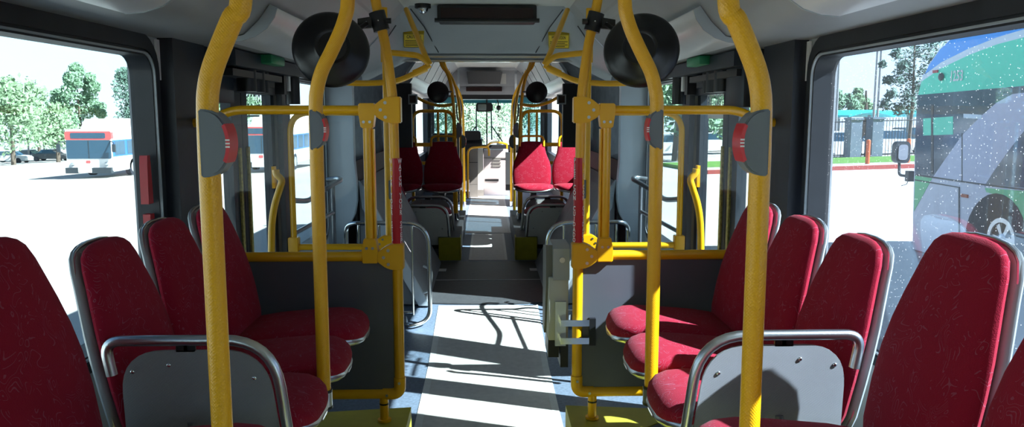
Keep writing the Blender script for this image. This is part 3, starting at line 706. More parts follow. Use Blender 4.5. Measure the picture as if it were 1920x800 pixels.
# grey box strapped to the right partition post
def rq(x, y, Y=3.36): return P(x, y, Y)
z1, z0 = rq(1050, 462).z, rq(1060, 688).z
o = empty('ticket_validator', (.30, 3.45, z0), 'grey metal box with black base strapped to the right yellow post', 'metal box')
xr = .355; xl = .255
MB().box((xl+.012, 3.37, z0+.12), (xr, 3.57, z1-.14), .006).build('body', 'ceil', o)
MB().prism([(3.36, z1-.15), (3.36, z1-.01), (3.40, z1), (3.56, z1), (3.59, z1-.03), (3.59, z1-.15)], YZ, xl+.03, xr+.003).build('head', 'shell', o)
MB().prism([(3.40, z1), (3.59, z1-.03), (3.60, z0+.12), (3.50, z0+.12), (3.39, z1-.17)], YZ, xl+.002, xl+.03).build('side_cover', 'cabd', o)
MB().box((xl+.012, 3.38, z0+.04), (xl+.06, 3.56, z0+.12)).build('base', 'black', o, flat=True)
MB().box((xl+.065, 3.36, z0), (xr, 3.52, z0+.115)).build('lock_block', 'black', o, flat=True)
b = MB(); b.box((xr-.06, 3.352, z0+.10), (xr-.012, 3.37, z0+.30)); b.build('back_plate', 'steel', o, flat=True)
b = MB()
xp = -LP(757, 640, YP, -1).x; xp = .5*(abs(LP(740, 205, YP, -1).x)+abs(LP(740, 205, YP, -1).x))
for zz in (z0+.135, z0+.215):
    b.box((xp-.07, YP-.028, zz-.014), (xp+.05, YP-.0225, zz+.014)); b.box((xp-.075, YP-.028, zz-.014), (xp-.07, 3.38, zz+.014))
b.build('strap_mount', 'chrome', o, flat=True)
b = MB(); b.box((xp+.05, YP-.03, z0+.115), (xp+.078, YP-.006, z0+.235)); b.build('strap_plate', 'black', o, flat=True)
b = MB(); b.cyl((xr-.03, 3.355, z1-.06), (xr-.03, 3.36, z1-.06), .012, 16); b.build('lock', 'steel', o)
nearer()
# ================================================================== GUARD HOOPS AT THE JOINT, RAILS AT THE WINDOW
for s in (-1, 1):
    w = SIDE[s]; Y = 5.62
    def q(x, y, Y=Y): return LP(x, y, Y, s)
    o = empty('guard_hoop', (q(760, 600).x, Y, -.04), 'chrome guard hoop standing on the floor at the joint, %s side' % w, 'guard rail', 'chrome guard hoops at the joint')
    pts = fillet([Vector((q(647, 455).x, Y+.05, -.02)), q(649, 425, Y+.05), q(660, 418), q(803, 418), q(807, 600), Vector((q(765, 604).x, 5.50, -.035)), Vector((q(758, 604).x, 5.70, -.015))], .17, 8)
    MB().tube(pts, .0165, 14).build('hoop', 'chrome', o)
    for x in (672, 711, 772):
        a = q(x, 424); MB().tube([Vector((a.x, Y, .03)), Vector((a.x, Y, q(x, 419).z))], .009, 10).build('bar', 'chrome', o)
    MB().tube([Vector((q(672, 424).x, Y, .05)), Vector((q(772, 424).x, Y, .05))], .010, 10).build('bottom_bar', 'chrome', o)
    r = empty('window_rail', LP(628, 480, 5.45, s), 'low chrome rail below the small window past the %s door' % w, 'rail', 'chrome rails below the small windows')
    MB().tube(spline([LP(545, 375, 4.75, s), LP(575, 376, 5.0, s), LP(592, 366, 5.15, s), LP(622, 347, 5.4, s), LP(638, 338, 5.55, s), LP(633, 334, 5.62, s), LP(612, 337, 5.62, s)], 5), .017, 12).build('top_rail', 'steel', r)
    a = LP(624, 346, 5.42, s); MB().tube([a, a+Vector((0, 0, -.2)), Vector((a.x, a.y, fz(a.y)+.002))], .014, 10).build('leg', 'dkpanel', r)
    MB().tube([LP(553, 437, 4.78, s), LP(625, 398, 5.42, s)], .014, 10).build('brace', 'steel', r)
# ================================================================== LEADING CAR: STANCHIONS, FRAMES, MIRRORS, STRAPS
for s in (-1, 1):
    w = SIDE[s]
    paths = [(9.28, [(829, 124), (838, 136), (845, 158), (850, 195), (853, 240), (855, 300)], .019, 'nearest of the cluster'),
             (10.6, [(836, 128), (848, 148), (858, 180), (863, 225), (864, 285)], .02, 'second of the cluster'),
             (12.6, [(846, 150), (857, 165), (866, 190), (869, 240), (870, 300)], .02, 'third of the cluster')]
    for Y, pl, r_, wd in paths:
        pts = [LP(x, y, Y, s) for x, y in pl]; xb = pts[-1].x; zt = pts[0].z + .02
        pts = [Vector((pts[0].x+s*.04, Y, zt+.12))] + pts
        base = .236 if Y < 10.2 else 0
        o = empty('stanchion', (xb, Y, base), 'curved yellow stanchion far ahead, %s of the aisle, %s' % (w, wd), 'stanchion', 'far yellow stanchions')
        MB().tube(spline(pts, 4) + [Vector((xb, Y, base))], r_, 12).build('pole', 'yellow', o)
        MB().cyl((xb, Y, base), (xb, Y, base+.08), r_+.01, 14).build('foot_cup', 'chrome', o)
        if Y < 12: stop_button(o, Vector((xb-s*.015, Y, 1.30 if Y < 10 else 1.12)), s, .09, .06)
    # low chrome pole foot on the aisle side
    # yellow framed screen behind the seats
    Y = 9.42
    def q(x, y, Y=Y): return LP(x, y, Y, s)
    o = empty('seat_screen', (s*.64, Y, .236), 'yellow framed screen behind the far %s red seats' % w, 'screen', 'screens behind the far seats')
    a, bq = q(851, 208), q(773, 208)
    MB().tube(fillet([(a.x, Y, .236), (a.x, Y, a.z), (bq.x, Y, a.z), (bq.x, Y, .236)], .13, 8), .02, 12).build('frame_loop', 'yellow', o)
    zr = q(820, 271).z
    MB().tube([(a.x, Y, zr), (s*1.18, Y, zr)], .024, 12).build('lower_rail', 'yellow', o)
    MB().tube([(a.x, Y, zr-.22), (s*1.18, Y, zr-.22)], .02, 12).build('base_rail', 'yellow', o)
    for x in (821, 836): MB().tube([(q(x, 210).x, Y, zr-.22), (q(x, 210).x, Y, a.z)], .015, 10).build('bar', 'yellow', o)
    MB().box((a.x+s*.02, Y-.003, zr+.02), (bq.x-s*.02, Y+.003, a.z-.03)).build('pane', 'glzd', o, flat=True)
    MB().box((s*.93, Y-.02, zr-.3), (s*1.04, Y+.02, q(765, 231).z)).build('end_panel', 'yplinth', o, flat=True)
    # sagging support tube and the far mirror
    m = empty('round_mirror', LP(822, 172, 8.75, s), 'small distant black round mirror, %s of the windscreen' % w, 'mirror', 'far round mirrors')
    c = LP(822, 172, 8.75, s); mt = Matrix.Translation(c) @ Vector((s*.25, 1, -.2)).normalized().to_track_quat('Z', 'Y').to_matrix().to_4x4()
    MB().lathe([(0, -.02), (.06, -.014), (.10, 0), (.122, .02), (.122, .03), (0, .05)], mt, 32).build('mirror_housing', 'mirror', m)
    MB().tube([c+Vector((0, 0, 0)), LP(846, 172, 8.95, s)], .01, 8).build('mount_arm', 'black', m)
    bl = MB().tube(spline([LP(778, 181, 8.9, s), LP(800, 192, 8.9, s), LP(825, 198, 8.9, s), LP(850, 196, 8.9, s)], 5), .018, 10).build('curved_rail', 'yellow')
    tag(bl, 'sagging yellow rail below the distant round mirror, %s side' % w, 'rail', 'far curved rails')
    # monitor on a dark pillar by the joint
    d = MB(); c = LP(774, 186, 8.0, s); d.box((c.x-.045, 7.99, c.z-.05), (c.x+.045, 8.05, c.z+.05)); mo = d.build('monitor_frame', 'shell', flat=True)
    tag(mo, 'small framed screen high on the %s pillar just past the joint' % w, 'monitor')
    MB().box((c.x-.032, 7.985, c.z-.037), (c.x+.032, 7.99, c.z+.037)).build('screen', 'sign', mo, flat=True)
    pl = MB(); pl.box((s*.775, 8.06, 1.15), (s*1.2, 8.16, 1.80)); po = struct(pl.build('pillar', 'post', flat=True))
    sp = MB().lathe([(0, -.02), (.045, -.02), (.055, -.005), (.055, .02)], Matrix.Translation(LP(753, 131, 7.75, s)) @ Matrix.Rotation(R(-90), 4, 'X'), 28)
    so = sp.build('speaker_mount', 'black'); tag(so, 'black disc speaker under the joint ceiling, %s side' % w, 'speaker', 'disc speakers at the joint')
    # strap hanging from the third stanchion
    a = LP(861, 183, 12.4, s)
    st = MB().tube(spline([a, a+Vector((-s*.035, 0, -.16)), a+Vector((-s*.02, 0, -.34)), a+Vector((s*.02, 0, -.34)), a+Vector((s*.045, 0, -.16)), a], 5), .014, 8, cap=False)
    t = st.build('hanging_strap', 'black'); tag(t, 'black hand strap hanging %s of the windscreen' % w, 'hand strap', 'hand straps')
# ================================================================== DRIVER'S END
Y = 15.95
f = struct(MB().ring(rrect(-1.2, 1.2, .70, 2.05, .05), rrect(-1.08, 1.08, .86, 1.82, .10), XZ, Y, Y+.1).build('window_%d' % WN, 'rubber'))
MB().box((-.028, Y-.02, .86), (.0, Y+.08, 1.82)).build('mullion', 'rubber', f, flat=True)
MB().box((-1.08, Y+.04, .86), (1.08, Y+.045, 1.82)).build('pane', 'wind', f, flat=True)
MB().box((-1.08, Y+.035, 1.70), (1.08, Y+.04, 1.82)).build('shade_band', 'tint', f, flat=True)
wb = struct(MB().box((-1.29, Y, 0), (1.29, Y+.1, .74)).build('wall_front', 'cab', flat=True))
struct(MB().box((-1.29, Y, 2.03), (1.29, Y+.1, 2.5)).build('trim_3', 'wall', flat=True))
# sloped header with hatch and display over the windscreen
hd = MB().prism([(14.5, 2.34), (14.5, 2.45), (15.95, 2.45), (15.95, 1.86), (15.6, 1.86), (15.55, 1.93), (15.1, 2.05)], YZ, -1.2, 1.2)
ho = struct(hd.build('header', 'wall', flat=True))
def hq(px, py, Y): return P(px, py, Y)
h = MB(); a0, a1, b0, b1 = hq(875, 134, 14.4), hq(942, 134, 14.4), hq(878, 157, 14.55), hq(938, 157, 14.55)
h.loft([[a0, a1, b1, b0], [p+Vector((0, .12, 0)) for p in (a0, a1, b1, b0)]]); o = h.build('roof_blind', 'blind', flat=True); tag(o, 'dark rolled blind hanging over the far windscreen header', 'blind')
h = MB(); a0, b1 = hq(862, 126, 14.62), hq(965, 161, 14.62); h.box((a0.x, 14.62, b1.z), (b1.x, 14.70, a0.z)); o = h.build('header_frame', 'wall', ho, flat=True)
a0, b1 = hq(938, 138, 14.61), hq(949, 157, 14.61); MB().box((a0.x, 14.6, b1.z), (b1.x, 14.62, a0.z)).build('notice', 'ceil', ho, flat=True)
a0, b1 = hq(874, 163, 14.7), hq(941, 171, 14.7)
h = MB().box((a0.x, 14.66, b1.z), (b1.x, 15.2, a0.z)); o = h.build('display_sign', 'sign', flat=True); tag(o, 'dark narrow display above the far windscreen', 'display sign')
a0, b1 = hq(862, 161, 14.75), hq(965, 177, 14.75); MB().box((a0.x, 14.72, b1.z), (b1.x, 15.3, a0.z)).build('header_panel', 'wall', ho, flat=True)
a0, b1 = hq(860, 177, 14.9), hq(966, 186, 14.9); MB().box((a0.x, 14.9, b1.z), (b1.x, 15.6, a0.z)).build('header_valance', 'black', ho, flat=True)
for s in (-1, 1):                              # side cheeks that close the header to the coves
    struct(MB().box((s*.55, 14.62, 1.86), (s*1.2, 14.75, 2.40)).build('header_cheek', 'wall', flat=True))
# rear-view mirror, microphone, wipers
c = hq(908, 201, 15.2); m = MB(); m.prism(rrect(c.x-.165, c.x+.165, c.z-.085, c.z+.085, .05), XZ, 15.18, 15.24); o = m.build('rear_view_mirror', 'black'); tag(o, 'wide rear view mirror at the top of the windscreen', 'mirror')
MB().prism(rrect(c.x-.12, c.x+.04, c.z-.06, c.z+.06, .02), XZ, 15.17, 15.18).build('mirror_face', 'glassmir', o)
MB().cyl(c+Vector((.05, .03, .05)), c+Vector((.05, .2, .3)), .012, 8).build('mount_stem', 'black', o)
c = hq(935, 202, 15.3); m = MB().sphere(c, .05); m.tube([c, c+Vector((-.01, .05, .1)), c+Vector((-.05, .1, .22))], .012, 8); o = m.build('round_interior_mirror', 'black'); tag(o, 'small round black mirror hanging at the top right of the windscreen', 'mirror')
for (xa, ya, xb, yb, xc, yc) in ((868, 268, 893, 236, 893, 205), (944, 268, 922, 236, 921, 205)):
    Yw = Y+.06; g = MB(); a, bb, cc = hq(xa, ya, Yw), hq(xb, yb, Yw), hq(xc, yc, Yw)
    g.tube([a, bb], .012, 8); o = g.build('windscreen_wiper', 'black'); tag(o, 'parked wiper on the %s half of the windscreen' % ('left' if xa < 900 else 'right'), 'wiper', 'windscreen wipers')
    MB().tube([cc, Vector((bb.x, bb.y, hq(xb, 262, Yw).z))], .014, 8).build('blade', 'black', o)
# dash and driver's post, cabinets
d = MB(); c0, c1 = hq(871, 262, 15.4), hq(904, 280, 15.4)
d.prism([(15.1, .60), (15.1, .92), (15.25, 1.0), (15.6, 1.02), (15.8, .9), (15.8, .3), (15.3, .3)], YZ, -1.15, c1.x); o = d.build('dashboard', 'black', flat=True); tag(o, 'black driver dashboard below the left of the windscreen', 'dashboard')
MB().prism([(u, v) for u, v in rrect(-.47, -.13, .98, 1.16, .06)], XZ, 15.15, 15.45).build('instrument_hood', 'black', o)
MB().box((-1.0, 15.3, 0), (-.2, 15.7, .31)).build('pedestal', 'cabd', o, flat=True)
x0, x1 = hq(907, 330, 14.3).x, hq(953, 330, 14.3).x; z0, zt = 0, hq(930, 281, 14.3).z
d = MB().box((x0, 14.3, .0), (x1, 14.75, zt), .01); o = d.build('cabinet', 'cab'); tag(o, 'lilac grey cabinet in the aisle end below the windscreen', 'cabinet')
g = MB()
for i in range(3):
    a = hq(923, 297+6*i, 14.29); bq = hq(939, 300.5+6*i, 14.29); g.box((a.x, 14.288, bq.z), (bq.x, 14.3, a.z))
g.build('vent', 'cabd', o, flat=True)
a, bq = hq(909, 335.5, 14.29), hq(935, 339.5, 14.29); MB().box((a.x, 14.286, bq.z), (bq.x, 14.3, a.z)).build('slot', 'black', o, flat=True)
a = hq(907, 296, 14.29); MB().box((x0-.002, 14.285, a.z-.008), (x1+.002, 14.3, a.z+.008)).build('lid_seam', 'cabd', o, flat=True)
d = MB(); a, bq = hq(896, 280, 14.2), hq(906, 358, 14.2); d.box((a.x, 14.15, 0), (bq.x, 14.7, a.z)); o = d.build('fare_post', 'ceil', flat=True); tag(o, 'narrow pale post between the dark and lilac cabinets', 'post')
MB().box((a.x-.01, 14.14, 0), (bq.x+.01, 14.3, .12)).build('base', 'cabd', o, flat=True)
d = MB(); a, bq = hq(880, 280, 14.0), hq(896, 345, 14.0); d.box((a.x, 13.95, bq.z), (bq.x, 14.12, a.z)); d.box((a.x, 13.95, 0), (bq.x, 14.12, bq.z-.005)); o = d.build('driver_barrier', 'cabd', flat=True); tag(o, 'dark grey barrier panel left of the pale post', 'barrier')
a2 = hq(880, 304, 14.0); MB().box((a.x, 13.945, a2.z-.006), (bq.x, 13.95, a2.z+.006)).build('seam', 'black', o, flat=True)
d = MB(); d.box((-.95, 13.3, .0), (-.42, 13.9, .12)); d.box((-.95, 13.6, .12), (-.45, 13.95, 1.15)); o = d.build('driver_seat_housing', 'black', flat=True); tag(o, 'black driver seat housing at the far left', 'driver seat')
g = MB().tube(fillet([hq(877, 360, 13.85), hq(877, 277, 13.85), hq(917, 275, 13.85), hq(917, 292, 13.85)], .12, 6), .02, 10); g.tube([hq(877, 360, 13.85), Vector((hq(877, 360, 13.85).x, 13.85, 0))], .02, 10)
o = g.build('entry_rail', 'yellow'); tag(o, 'yellow rail around the dark barrier by the driver', 'rail')
g = MB().tube(spline([hq(913, 275, 14.3), hq(920, 268, 14.5), hq(932, 266, 15.0), hq(950, 270, 15.4)], 5), .022, 10); g.tube([hq(950, 270, 15.4), Vector((hq(950, 270, 15.4).x, 15.4, 0))], .02, 8); o = g.build('dash_rail', 'yellow'); tag(o, 'curved yellow rail above the lilac cabinet', 'rail')
a, bq = hq(948, 286, 12.9), hq(958, 345, 12.9); d = MB().box((a.x, 12.85, bq.z), (bq.x, 13.1, a.z)); o = d.build('card_reader', 'cabd', flat=True); tag(o, 'dark slim device on the far right stanchion beside the cabinet', 'card reader')
MB().box((a.x, 12.86, bq.z-.1), (bq.x, 13.05, bq.z)).build('mount_base', 'black', o, flat=True)
# ================================================================== OUTSIDE
def gz(x, y): return -.4 - .026*y + .027*x
M.update(
    concrete=mat('pale concrete', (.46, .45, .43), .85, noise=(.35, .06)),
    leaf=mat('green leaves', (.19, .33, .20), .7), leafd=mat('dark leaves', (.10, .18, .14), .7), leafy=mat('yellow green leaves', (.22, .34, .19), .7), leafp=mat('glare bleached leaves', (.40, .46, .32), .7),  # leafp: washed-out glare beyond the windscreen put into the leaf colour
    bark=mat('bark', (.12, .09, .07), .9),
    grass=mat('lawn grass', (.09, .22, .03), .9, noise=(3, .25)), kerb=mat('red painted kerb', (.35, .06, .05), .8), walk=mat('pavement', (.42, .36, .33), .85),
    buswhite=mat('white bus paint', (.72, .72, .73), .35, coat=.3), busred=mat('pink red bus paint', (.70, .10, .10), .35), busblue=mat('blue bus paint', (.02, .14, .55), .3, coat=.3),
    busglass=mat('dark bus glass', (.03, .08, .13), .08), busdark=mat('dark bus trim', (.03, .04, .05), .5),
    lblue=mat('bright blue livery', (.010, .36, 1.0), .3, coat=.3), lgreen=mat('teal green livery', (.008, .80, .50), .3, coat=.3), lgreen2=mat('grass green livery', (.10, .62, .24), .3), lwhite=mat('pale stripe livery', (.75, .85, .92), .3), lgrey=mat('lilac grey livery', (.58, .59, .74), .3), llow=mat('lower white livery', (.72, .72, .82), .35),
    tyre=mat('tyre rubber', (.015, .018, .03), .7), rim=mat('wheel rim', (.6, .62, .65), .3, .7),
    carblue=mat('blue car paint', (.05, .12, .25), .3, coat=.4), carwhite=mat('white car paint', (.7, .7, .7), .3, coat=.4), cardark=mat('dark car paint', (.04, .05, .06), .3, coat=.4),
    pillar=mat('blue grey pillar', (.16, .19, .25), .7, noise=(2, .1)), iron=mat('black iron', (.02, .02, .025), .5), turq=mat('turquoise canopy', (.03, .50, .56), .5), bollard=mat('red orange post', (.55, .12, .04), .6), galv=mat('grey pole', (.3, .3, .32), .5),
)
g = MB(); g.face([(x, y, gz(x, y)) for x, y in ((-260, -60), (260, -60), (260, 400), (-260, 400))]); struct(g.build('ground', 'concrete'))
def slab(name, m, x0, x1, y0, y1, h):
    b = MB(); r = [[(x, y, gz(x, y)+z) for x, y in ((x0, y0), (x1, y0), (x1, y1), (x0, y1))] for z in (-.05, h)]
    b.loft(r); return struct(b.build(name, m, flat=True))
slab('kerb_strip', 'kerb', 9, 60, 31.6, 31.9, .16); slab('footpath', 'walk', 9, 60, 31.9, 34.2, .15)
gr = slab('lawn', 'grass', 9, 60, 34.2, 40.1, .16); gr['kind'] = 'stuff'; tag(gr, 'strip of green grass in front of the iron fence', 'grass')
LEAF = {}
def tree(x, y, h, w, m, label, trunk=.25, n=1500, seed=1, blobs=None, grp=None, ls=.62, sp=.4, kr=1.0):
    z = gz(x, y); o = empty('tree', (x, y, z), label, 'tree', grp); rnd = random.Random(seed)
    MB().tube([(x, y, z-.1), (x+.1, y, z+h*.35), (x, y, z+h*.75)], [trunk, trunk*.8, trunk*.3], 8).build('trunk', 'bark', o)
    b = MB(); bl = blobs or [(rnd.uniform(-.32, .32)*w, rnd.uniform(-.3, .3)*w, h*rnd.uniform(.36, .88), w*rnd.uniform(.16, .30)) for _ in range(13)] + [(0, 0, h*.9, w*.14), (0, 0, h*.5, w*.34), (0, 0, h*.7, w*.3)]
    for i in range(int(n*2.4)):
        cx, cy, cz, r = rnd.choice(bl); v = Vector((rnd.gauss(0, 1), rnd.gauss(0, 1), rnd.gauss(0, 1))).normalized()*r*kr*rnd.random()**sp
        c = Vector((x+cx, y+cy, z+cz)) + v; t = Vector((rnd.gauss(0, 1), rnd.gauss(0, 1), rnd.gauss(0, 1))).normalized(); u = t.orthogonal().normalized(); s_ = w*rnd.uniform(.022, .05)*ls
        b.face([c-t*s_*1.4, c+u*s_*.7, c+t*s_*1.4, c-u*s_*.7])
    f = b.build('foliage', m, o, flat=True)
    return o
def bp(px, Y, lst):                          # crown lobes given as seen (x, y, radius) at distance Y, spread in depth
    x = P(px, 240, Y).x; rnd = random.Random(px); out = []
    for u, v, r in lst:
        c = P(u, v, Y); out.append((c.x-x, rnd.uniform(-1, 1)*r*Y/F*1.2, c.z-gz(x, Y), r*Y/F))
    return out
def onray(px, Y): return P(px, 240, Y).x
tl = 'trees beyond the left parking lot'
tree(onray(150, 100), 100, 11.8, 7.6, 'leaf', 'tall green tree standing behind the white and red bus', n=3000, seed=3, grp=tl, ls=.52, sp=.5, kr=1.1, blobs=bp(150, 100, [(137,132,14),(125,147,11),(146,152,15),(171,146,9),(176,162,11),(113,180,12),(136,176,16),(160,182,16),(122,200,15),(148,207,20),(178,203,13),(104,192,7),(187,214,8),(140,228,16),(160,160,10)]))
tree(onray(20, 84), 84, 9.2, 8, 'leafy', 'loose green tree at the left edge of the left window', n=1500, seed=5, grp=tl)
tree(onray(70, 112), 112, 9.0, 6.5, 'leaf', 'thin green tree between the left edge and the tall tree', n=900, seed=6, grp=tl)
tree(onray(105, 92), 92, 6.8, 6, 'leafy', 'low bushy tree just left of the white and red bus', n=1300, seed=8, grp=tl)
tree(onray(268, 98), 98, 12.2, 6, 'leafd', 'tree half hidden behind the left window frame', n=1800, seed=9, grp=tl)
tree(onray(420, 98), 98, 9, 9, 'leaf', 'green tree seen through the left door', n=1200, seed=10, grp=tl)
tr = 'trees beyond the iron fence'
tree(onray(1590, 60), 60, 5.6, 6.5, 'leaf', 'low green tree over the turquoise canopies', n=1100, seed=11, grp=tr, ls=.5, blobs=bp(1590, 60, [(1563,180,12),(1575,192,14),(1592,185,10),(1598,198,12),(1565,204,10)]))
tree(onray(1620, 66), 66, 6.2, 5.5, 'leafy', 'yellow green tree between the light poles', n=1000, seed=12, grp=tr, ls=.5, blobs=bp(1620, 66, [(1613,172,9),(1606,185,10),(1622,190,13),(1632,200,10),(1610,202,12)]))
tree(onray(1705, 44), 44, 8.4, 7.2, 'leafd', 'open dark tree beside the green and blue bus', n=1500, seed=13, grp=tr, ls=.30, sp=.75, kr=1.75, trunk=.11, blobs=bp(1705, 44, [(1700,120,14),(1725,97,17),(1757,80,15),(1683,150,10),(1712,142,13),(1668,176,7),(1700,178,11),(1722,165,12),(1660,196,7),(1688,203,8),(1712,200,10),(1690,124,7),(1664,150,5),(1745,110,14),(1735,135,12),(1680,100,6),(1655,120,4)]))
tree(onray(1400, 56), 56, 5.5, 7, 'leaf', 'dense tree seen through the right door', n=1500, seed=14, grp=tr)
tree(onray(1330, 74), 74, 5.2, 7, 'leafd', 'dark tree seen through the forward pane of the right door', n=1200, seed=16, grp=tr)
tree(onray(1268, 46), 46, 6.8, 7, 'leaf', 'green tree seen through the small right window', n=1800, seed=15, grp=tr)
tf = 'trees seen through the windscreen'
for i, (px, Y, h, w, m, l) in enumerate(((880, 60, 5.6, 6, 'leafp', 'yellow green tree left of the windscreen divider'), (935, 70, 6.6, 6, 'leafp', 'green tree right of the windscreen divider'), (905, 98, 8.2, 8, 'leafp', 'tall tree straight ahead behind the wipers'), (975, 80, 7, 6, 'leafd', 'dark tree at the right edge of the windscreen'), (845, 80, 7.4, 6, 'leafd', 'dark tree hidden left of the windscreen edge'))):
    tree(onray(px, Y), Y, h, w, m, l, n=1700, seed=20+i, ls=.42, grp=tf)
# ---- white and red buses across the lot
def wheel(root, c, r=.5, ax=(1, 0, 0)):
    a = Vector(ax); c = Vector(c); o = MB().cyl(c-a*.14, c+a*.14, r, 24).build('wheel', 'tyre', root)
    MB().cyl(c-a*.15, c+a*.15, r*.6, 20).build('hubcap', 'rim', o)
def city_bus(x, y, label, L=12, W=2.55):
    z = gz(x, y); o = empty('city_bus', (x, y, z), label, 'bus', 'white and red buses across the lot')
    def q(u, v, h): return (x+u, y+v, z+h)
    b = MB(); b.prism(rrect(-W/2, W/2, .35, 2.78, .12), lambda u, v, w_: q(u, w_, v), 0, L); b.build('body', 'buswhite', o)
    b = MB(); b.loft([[q(-W*.34, .9, 2.76), q(W*.34, .9, 2.76), q(W*.34, L-.6, 2.76), q(-W*.34, L-.6, 2.76)], [q(-W*.30, 1.3, 3.35), q(W*.30, 1.3, 3.35), q(W*.30, L-.9, 3.35), q(-W*.30, L-.9, 3.35)]]); b.build('roof_pod', 'buswhite', o)
    MB().prism(rrect(-W/2-.01, W/2+.01, 2.18, 2.66, .1), lambda u, v, w_: q(u, w_, v), -.03, .25).build('brow', 'busred', o)
    MB().prism(rrect(-W*.38, W*.38, 2.26, 2.58, .08), lambda u, v, w_: q(u, w_, v), -.045, 0).build('destination_sign', 'busglass', o)
    MB().prism(rrect(-W/2+.04, W/2-.04, 1.12, 2.16, .08), lambda u, v, w_: q(u, w_, v), -.02, .02).build('windscreen', 'busglass', o)
    MB().box(q(-.02, -.03, 1.12), q(.02, -.02, 2.16)).build('wiper_post', 'busdark', o)
    for s in (-1, 1):
        MB().box(q(s*W/2, .1, 1.22), q(s*(W/2+.012), L-.5, 2.16)).build('window_band', 'busblue', o, flat=True)
        for i in range(7):
            MB().box(q(s*(W/2+.01), .35+i*1.55, 1.3), q(s*(W/2+.02), 1.6+i*1.55, 2.1)).build('window', 'busglass', o, flat=True)
        MB().sphere(q(s*.95, -.02, .82), .13, (1, .4, .8)).build('headlight', 'rim', o)
        MB().box(q(s*1.45, -.35, 1.5), q(s*1.62, -.22, 1.95)).build('mirror', 'busdark', o, flat=True)
        MB().tube([q(s*1.2, 0, 2.1), q(s*1.53, -.28, 2.05), q(s*1.53, -.28, 1.9)], .03, 6).build('mirror_arm', 'busdark', o)
        for yy in (2.6, 9.2): wheel(o, q(s*(W/2-.14), yy, .5))
    for a, c in ((-1.27, -.55), (.2, 1.27)): MB().box(q(a, -.22, .30), q(c, .1, .62)).build('bumper', 'busdark', o, flat=True)
    MB().box(q(-.55, -.24, .34), q(.2, .1, .66)).build('bike_rack', 'buswhite', o, flat=True)
    MB().prism(rrect(-.2, .05, .86, 1.02, .05), lambda u, v, w_: q(u, w_, v), -.015, .01).build('emblem', 'busred', o)
    return o
city_bus(P(168, 300, 45).x, 45, 'white bus with red brow seen through the left window')
city_bus(P(492, 300, 46).x, 46, 'white and red bus seen through the left door')
# ---- the bus parked alongside on the right
XB = 6.3
o = empty('parked_bus', (XB, 11.3, gz(XB, 11.3)), 'large blue and green bus numbered 1253 parked alongside on the right', 'bus')
def bq(px, py, d=0): v = PX(px, py, XB); return (v.y, v.z)
prof_px = [(1850, 28), (1790, 66), (1762, 92), (1742, 120), (1728, 155), (1720, 200), (1716, 260), (1714, 330), (1712, 400), (1711, 466)]
pr = [bq(*p) for p in prof_px]; zlow = pr[-1][1]
out = [(-4, pr[0][1]+.1)] + pr + [(-4, zlow)]
arch_c = bq(1868, 452); ra = .56
bm = MB(); bm.prism(out, lambda u, v, w_: (w_, u, v), XB, XB+2.5); bm.build('body', 'llow', o)
def patch(name, m, pts, d=.004, flat=True):
    bb = MB(); bb.prism([bq(*p) for p in pts], lambda u, v, w_: (XB-w_, u, v), -.01, d); return bb.build(name, m, o, flat=flat)
edge_up = [(1719, 205), (1723, 176), (1730, 150)]
patch('blue_panel', 'lblue', [(1850, 29), (1791, 67), (1763, 93), (1743, 121), (1731, 146), (1730, 142), (1765, 117), (1815, 92), (1870, 70), (1920, 55), (2000, 30), (2000, -40)])
patch('pale_stripe', 'lwhite', [(1730, 143), (1765, 117), (1815, 92), (1870, 70), (1920, 55), (2000, 30), (2000, 44), (1920, 70), (1870, 83), (1815, 104), (1765, 128), (1728, 153)], .005)
patch('green_panel', 'lgreen', [(1728, 153), (1765, 128), (1815, 104), (1870, 83), (1920, 70), (2000, 44), (2000, 155), (1920, 161), (1722, 178)])
patch('window_band', 'busglass', [(1721, 178), (1920, 161), (2000, 155), (2000, 362), (1920, 352), (1750, 334), (1716, 325), (1717, 250)], .006)
patch('grey_swoosh', 'lgrey', [(1748, 335), (1772, 300), (1806, 252), (1840, 218), (1870, 192), (1900, 176), (1935, 172), (1990, 172), (1990, 190), (1940, 222), (1900, 272), (1865, 320), (1846, 350), (1800, 340)], .008)
patch('green_corner', 'lgreen2', [(1716, 328), (1748, 334), (1714, 396)])
patch('green_side', 'lgreen2', [(1847, 352), (1920, 358), (1990, 366), (1990, 480), (1915, 480), (1905, 400), (1880, 368), (1850, 360)])
w0 = bq(1868, 450); patch('wheel_arch', 'tyre', [(1868+58*math.cos(R(a)), 452+90*math.sin(R(a))) for a in range(0, 360, 15)], .007)
c = PX(1880, 448, XB); cw = Vector((XB+.02, c.y, c.z)); wo = MB().cyl(cw+Vector((-.012, 0, 0)), cw+Vector((.2, 0, 0)), .44, 32).build('wheel', 'tyre', o)
MB().ring([(.26*math.cos(R(a)), .26*math.sin(R(a))) for a in range(0, 360, 12)], [(.205*math.cos(R(a)), .205*math.sin(R(a))) for a in range(0, 360, 12)], lambda u, v, w_: (cw.x+w_, cw.y+u, cw.z+v), -.05, 0).build('rim', 'rim', wo)
b = MB(); b.sphere(cw+Vector((-.02, 0, 0)), .07, (.5, 1, 1))
for k6 in range(6):
    aa = R(60*k6); b.prism([(.05*math.cos(aa-.4), .05*math.sin(aa-.4)), (.2*math.cos(aa-.18), .2*math.sin(aa-.18)), (.2*math.cos(aa+.18), .2*math.sin(aa+.18)), (.05*math.cos(aa+.4), .05*math.sin(aa+.4))], lambda u, v, w_: (cw.x+w_, cw.y+u, cw.z+v), -.03, -.014)
b.build('hub', 'rim', wo)
t = MB(); a, c2 = PX(1779, 143, XB), PX(1811, 143, XB); hh = PX(1795, 133, XB).z-PX(1795, 153, XB).z
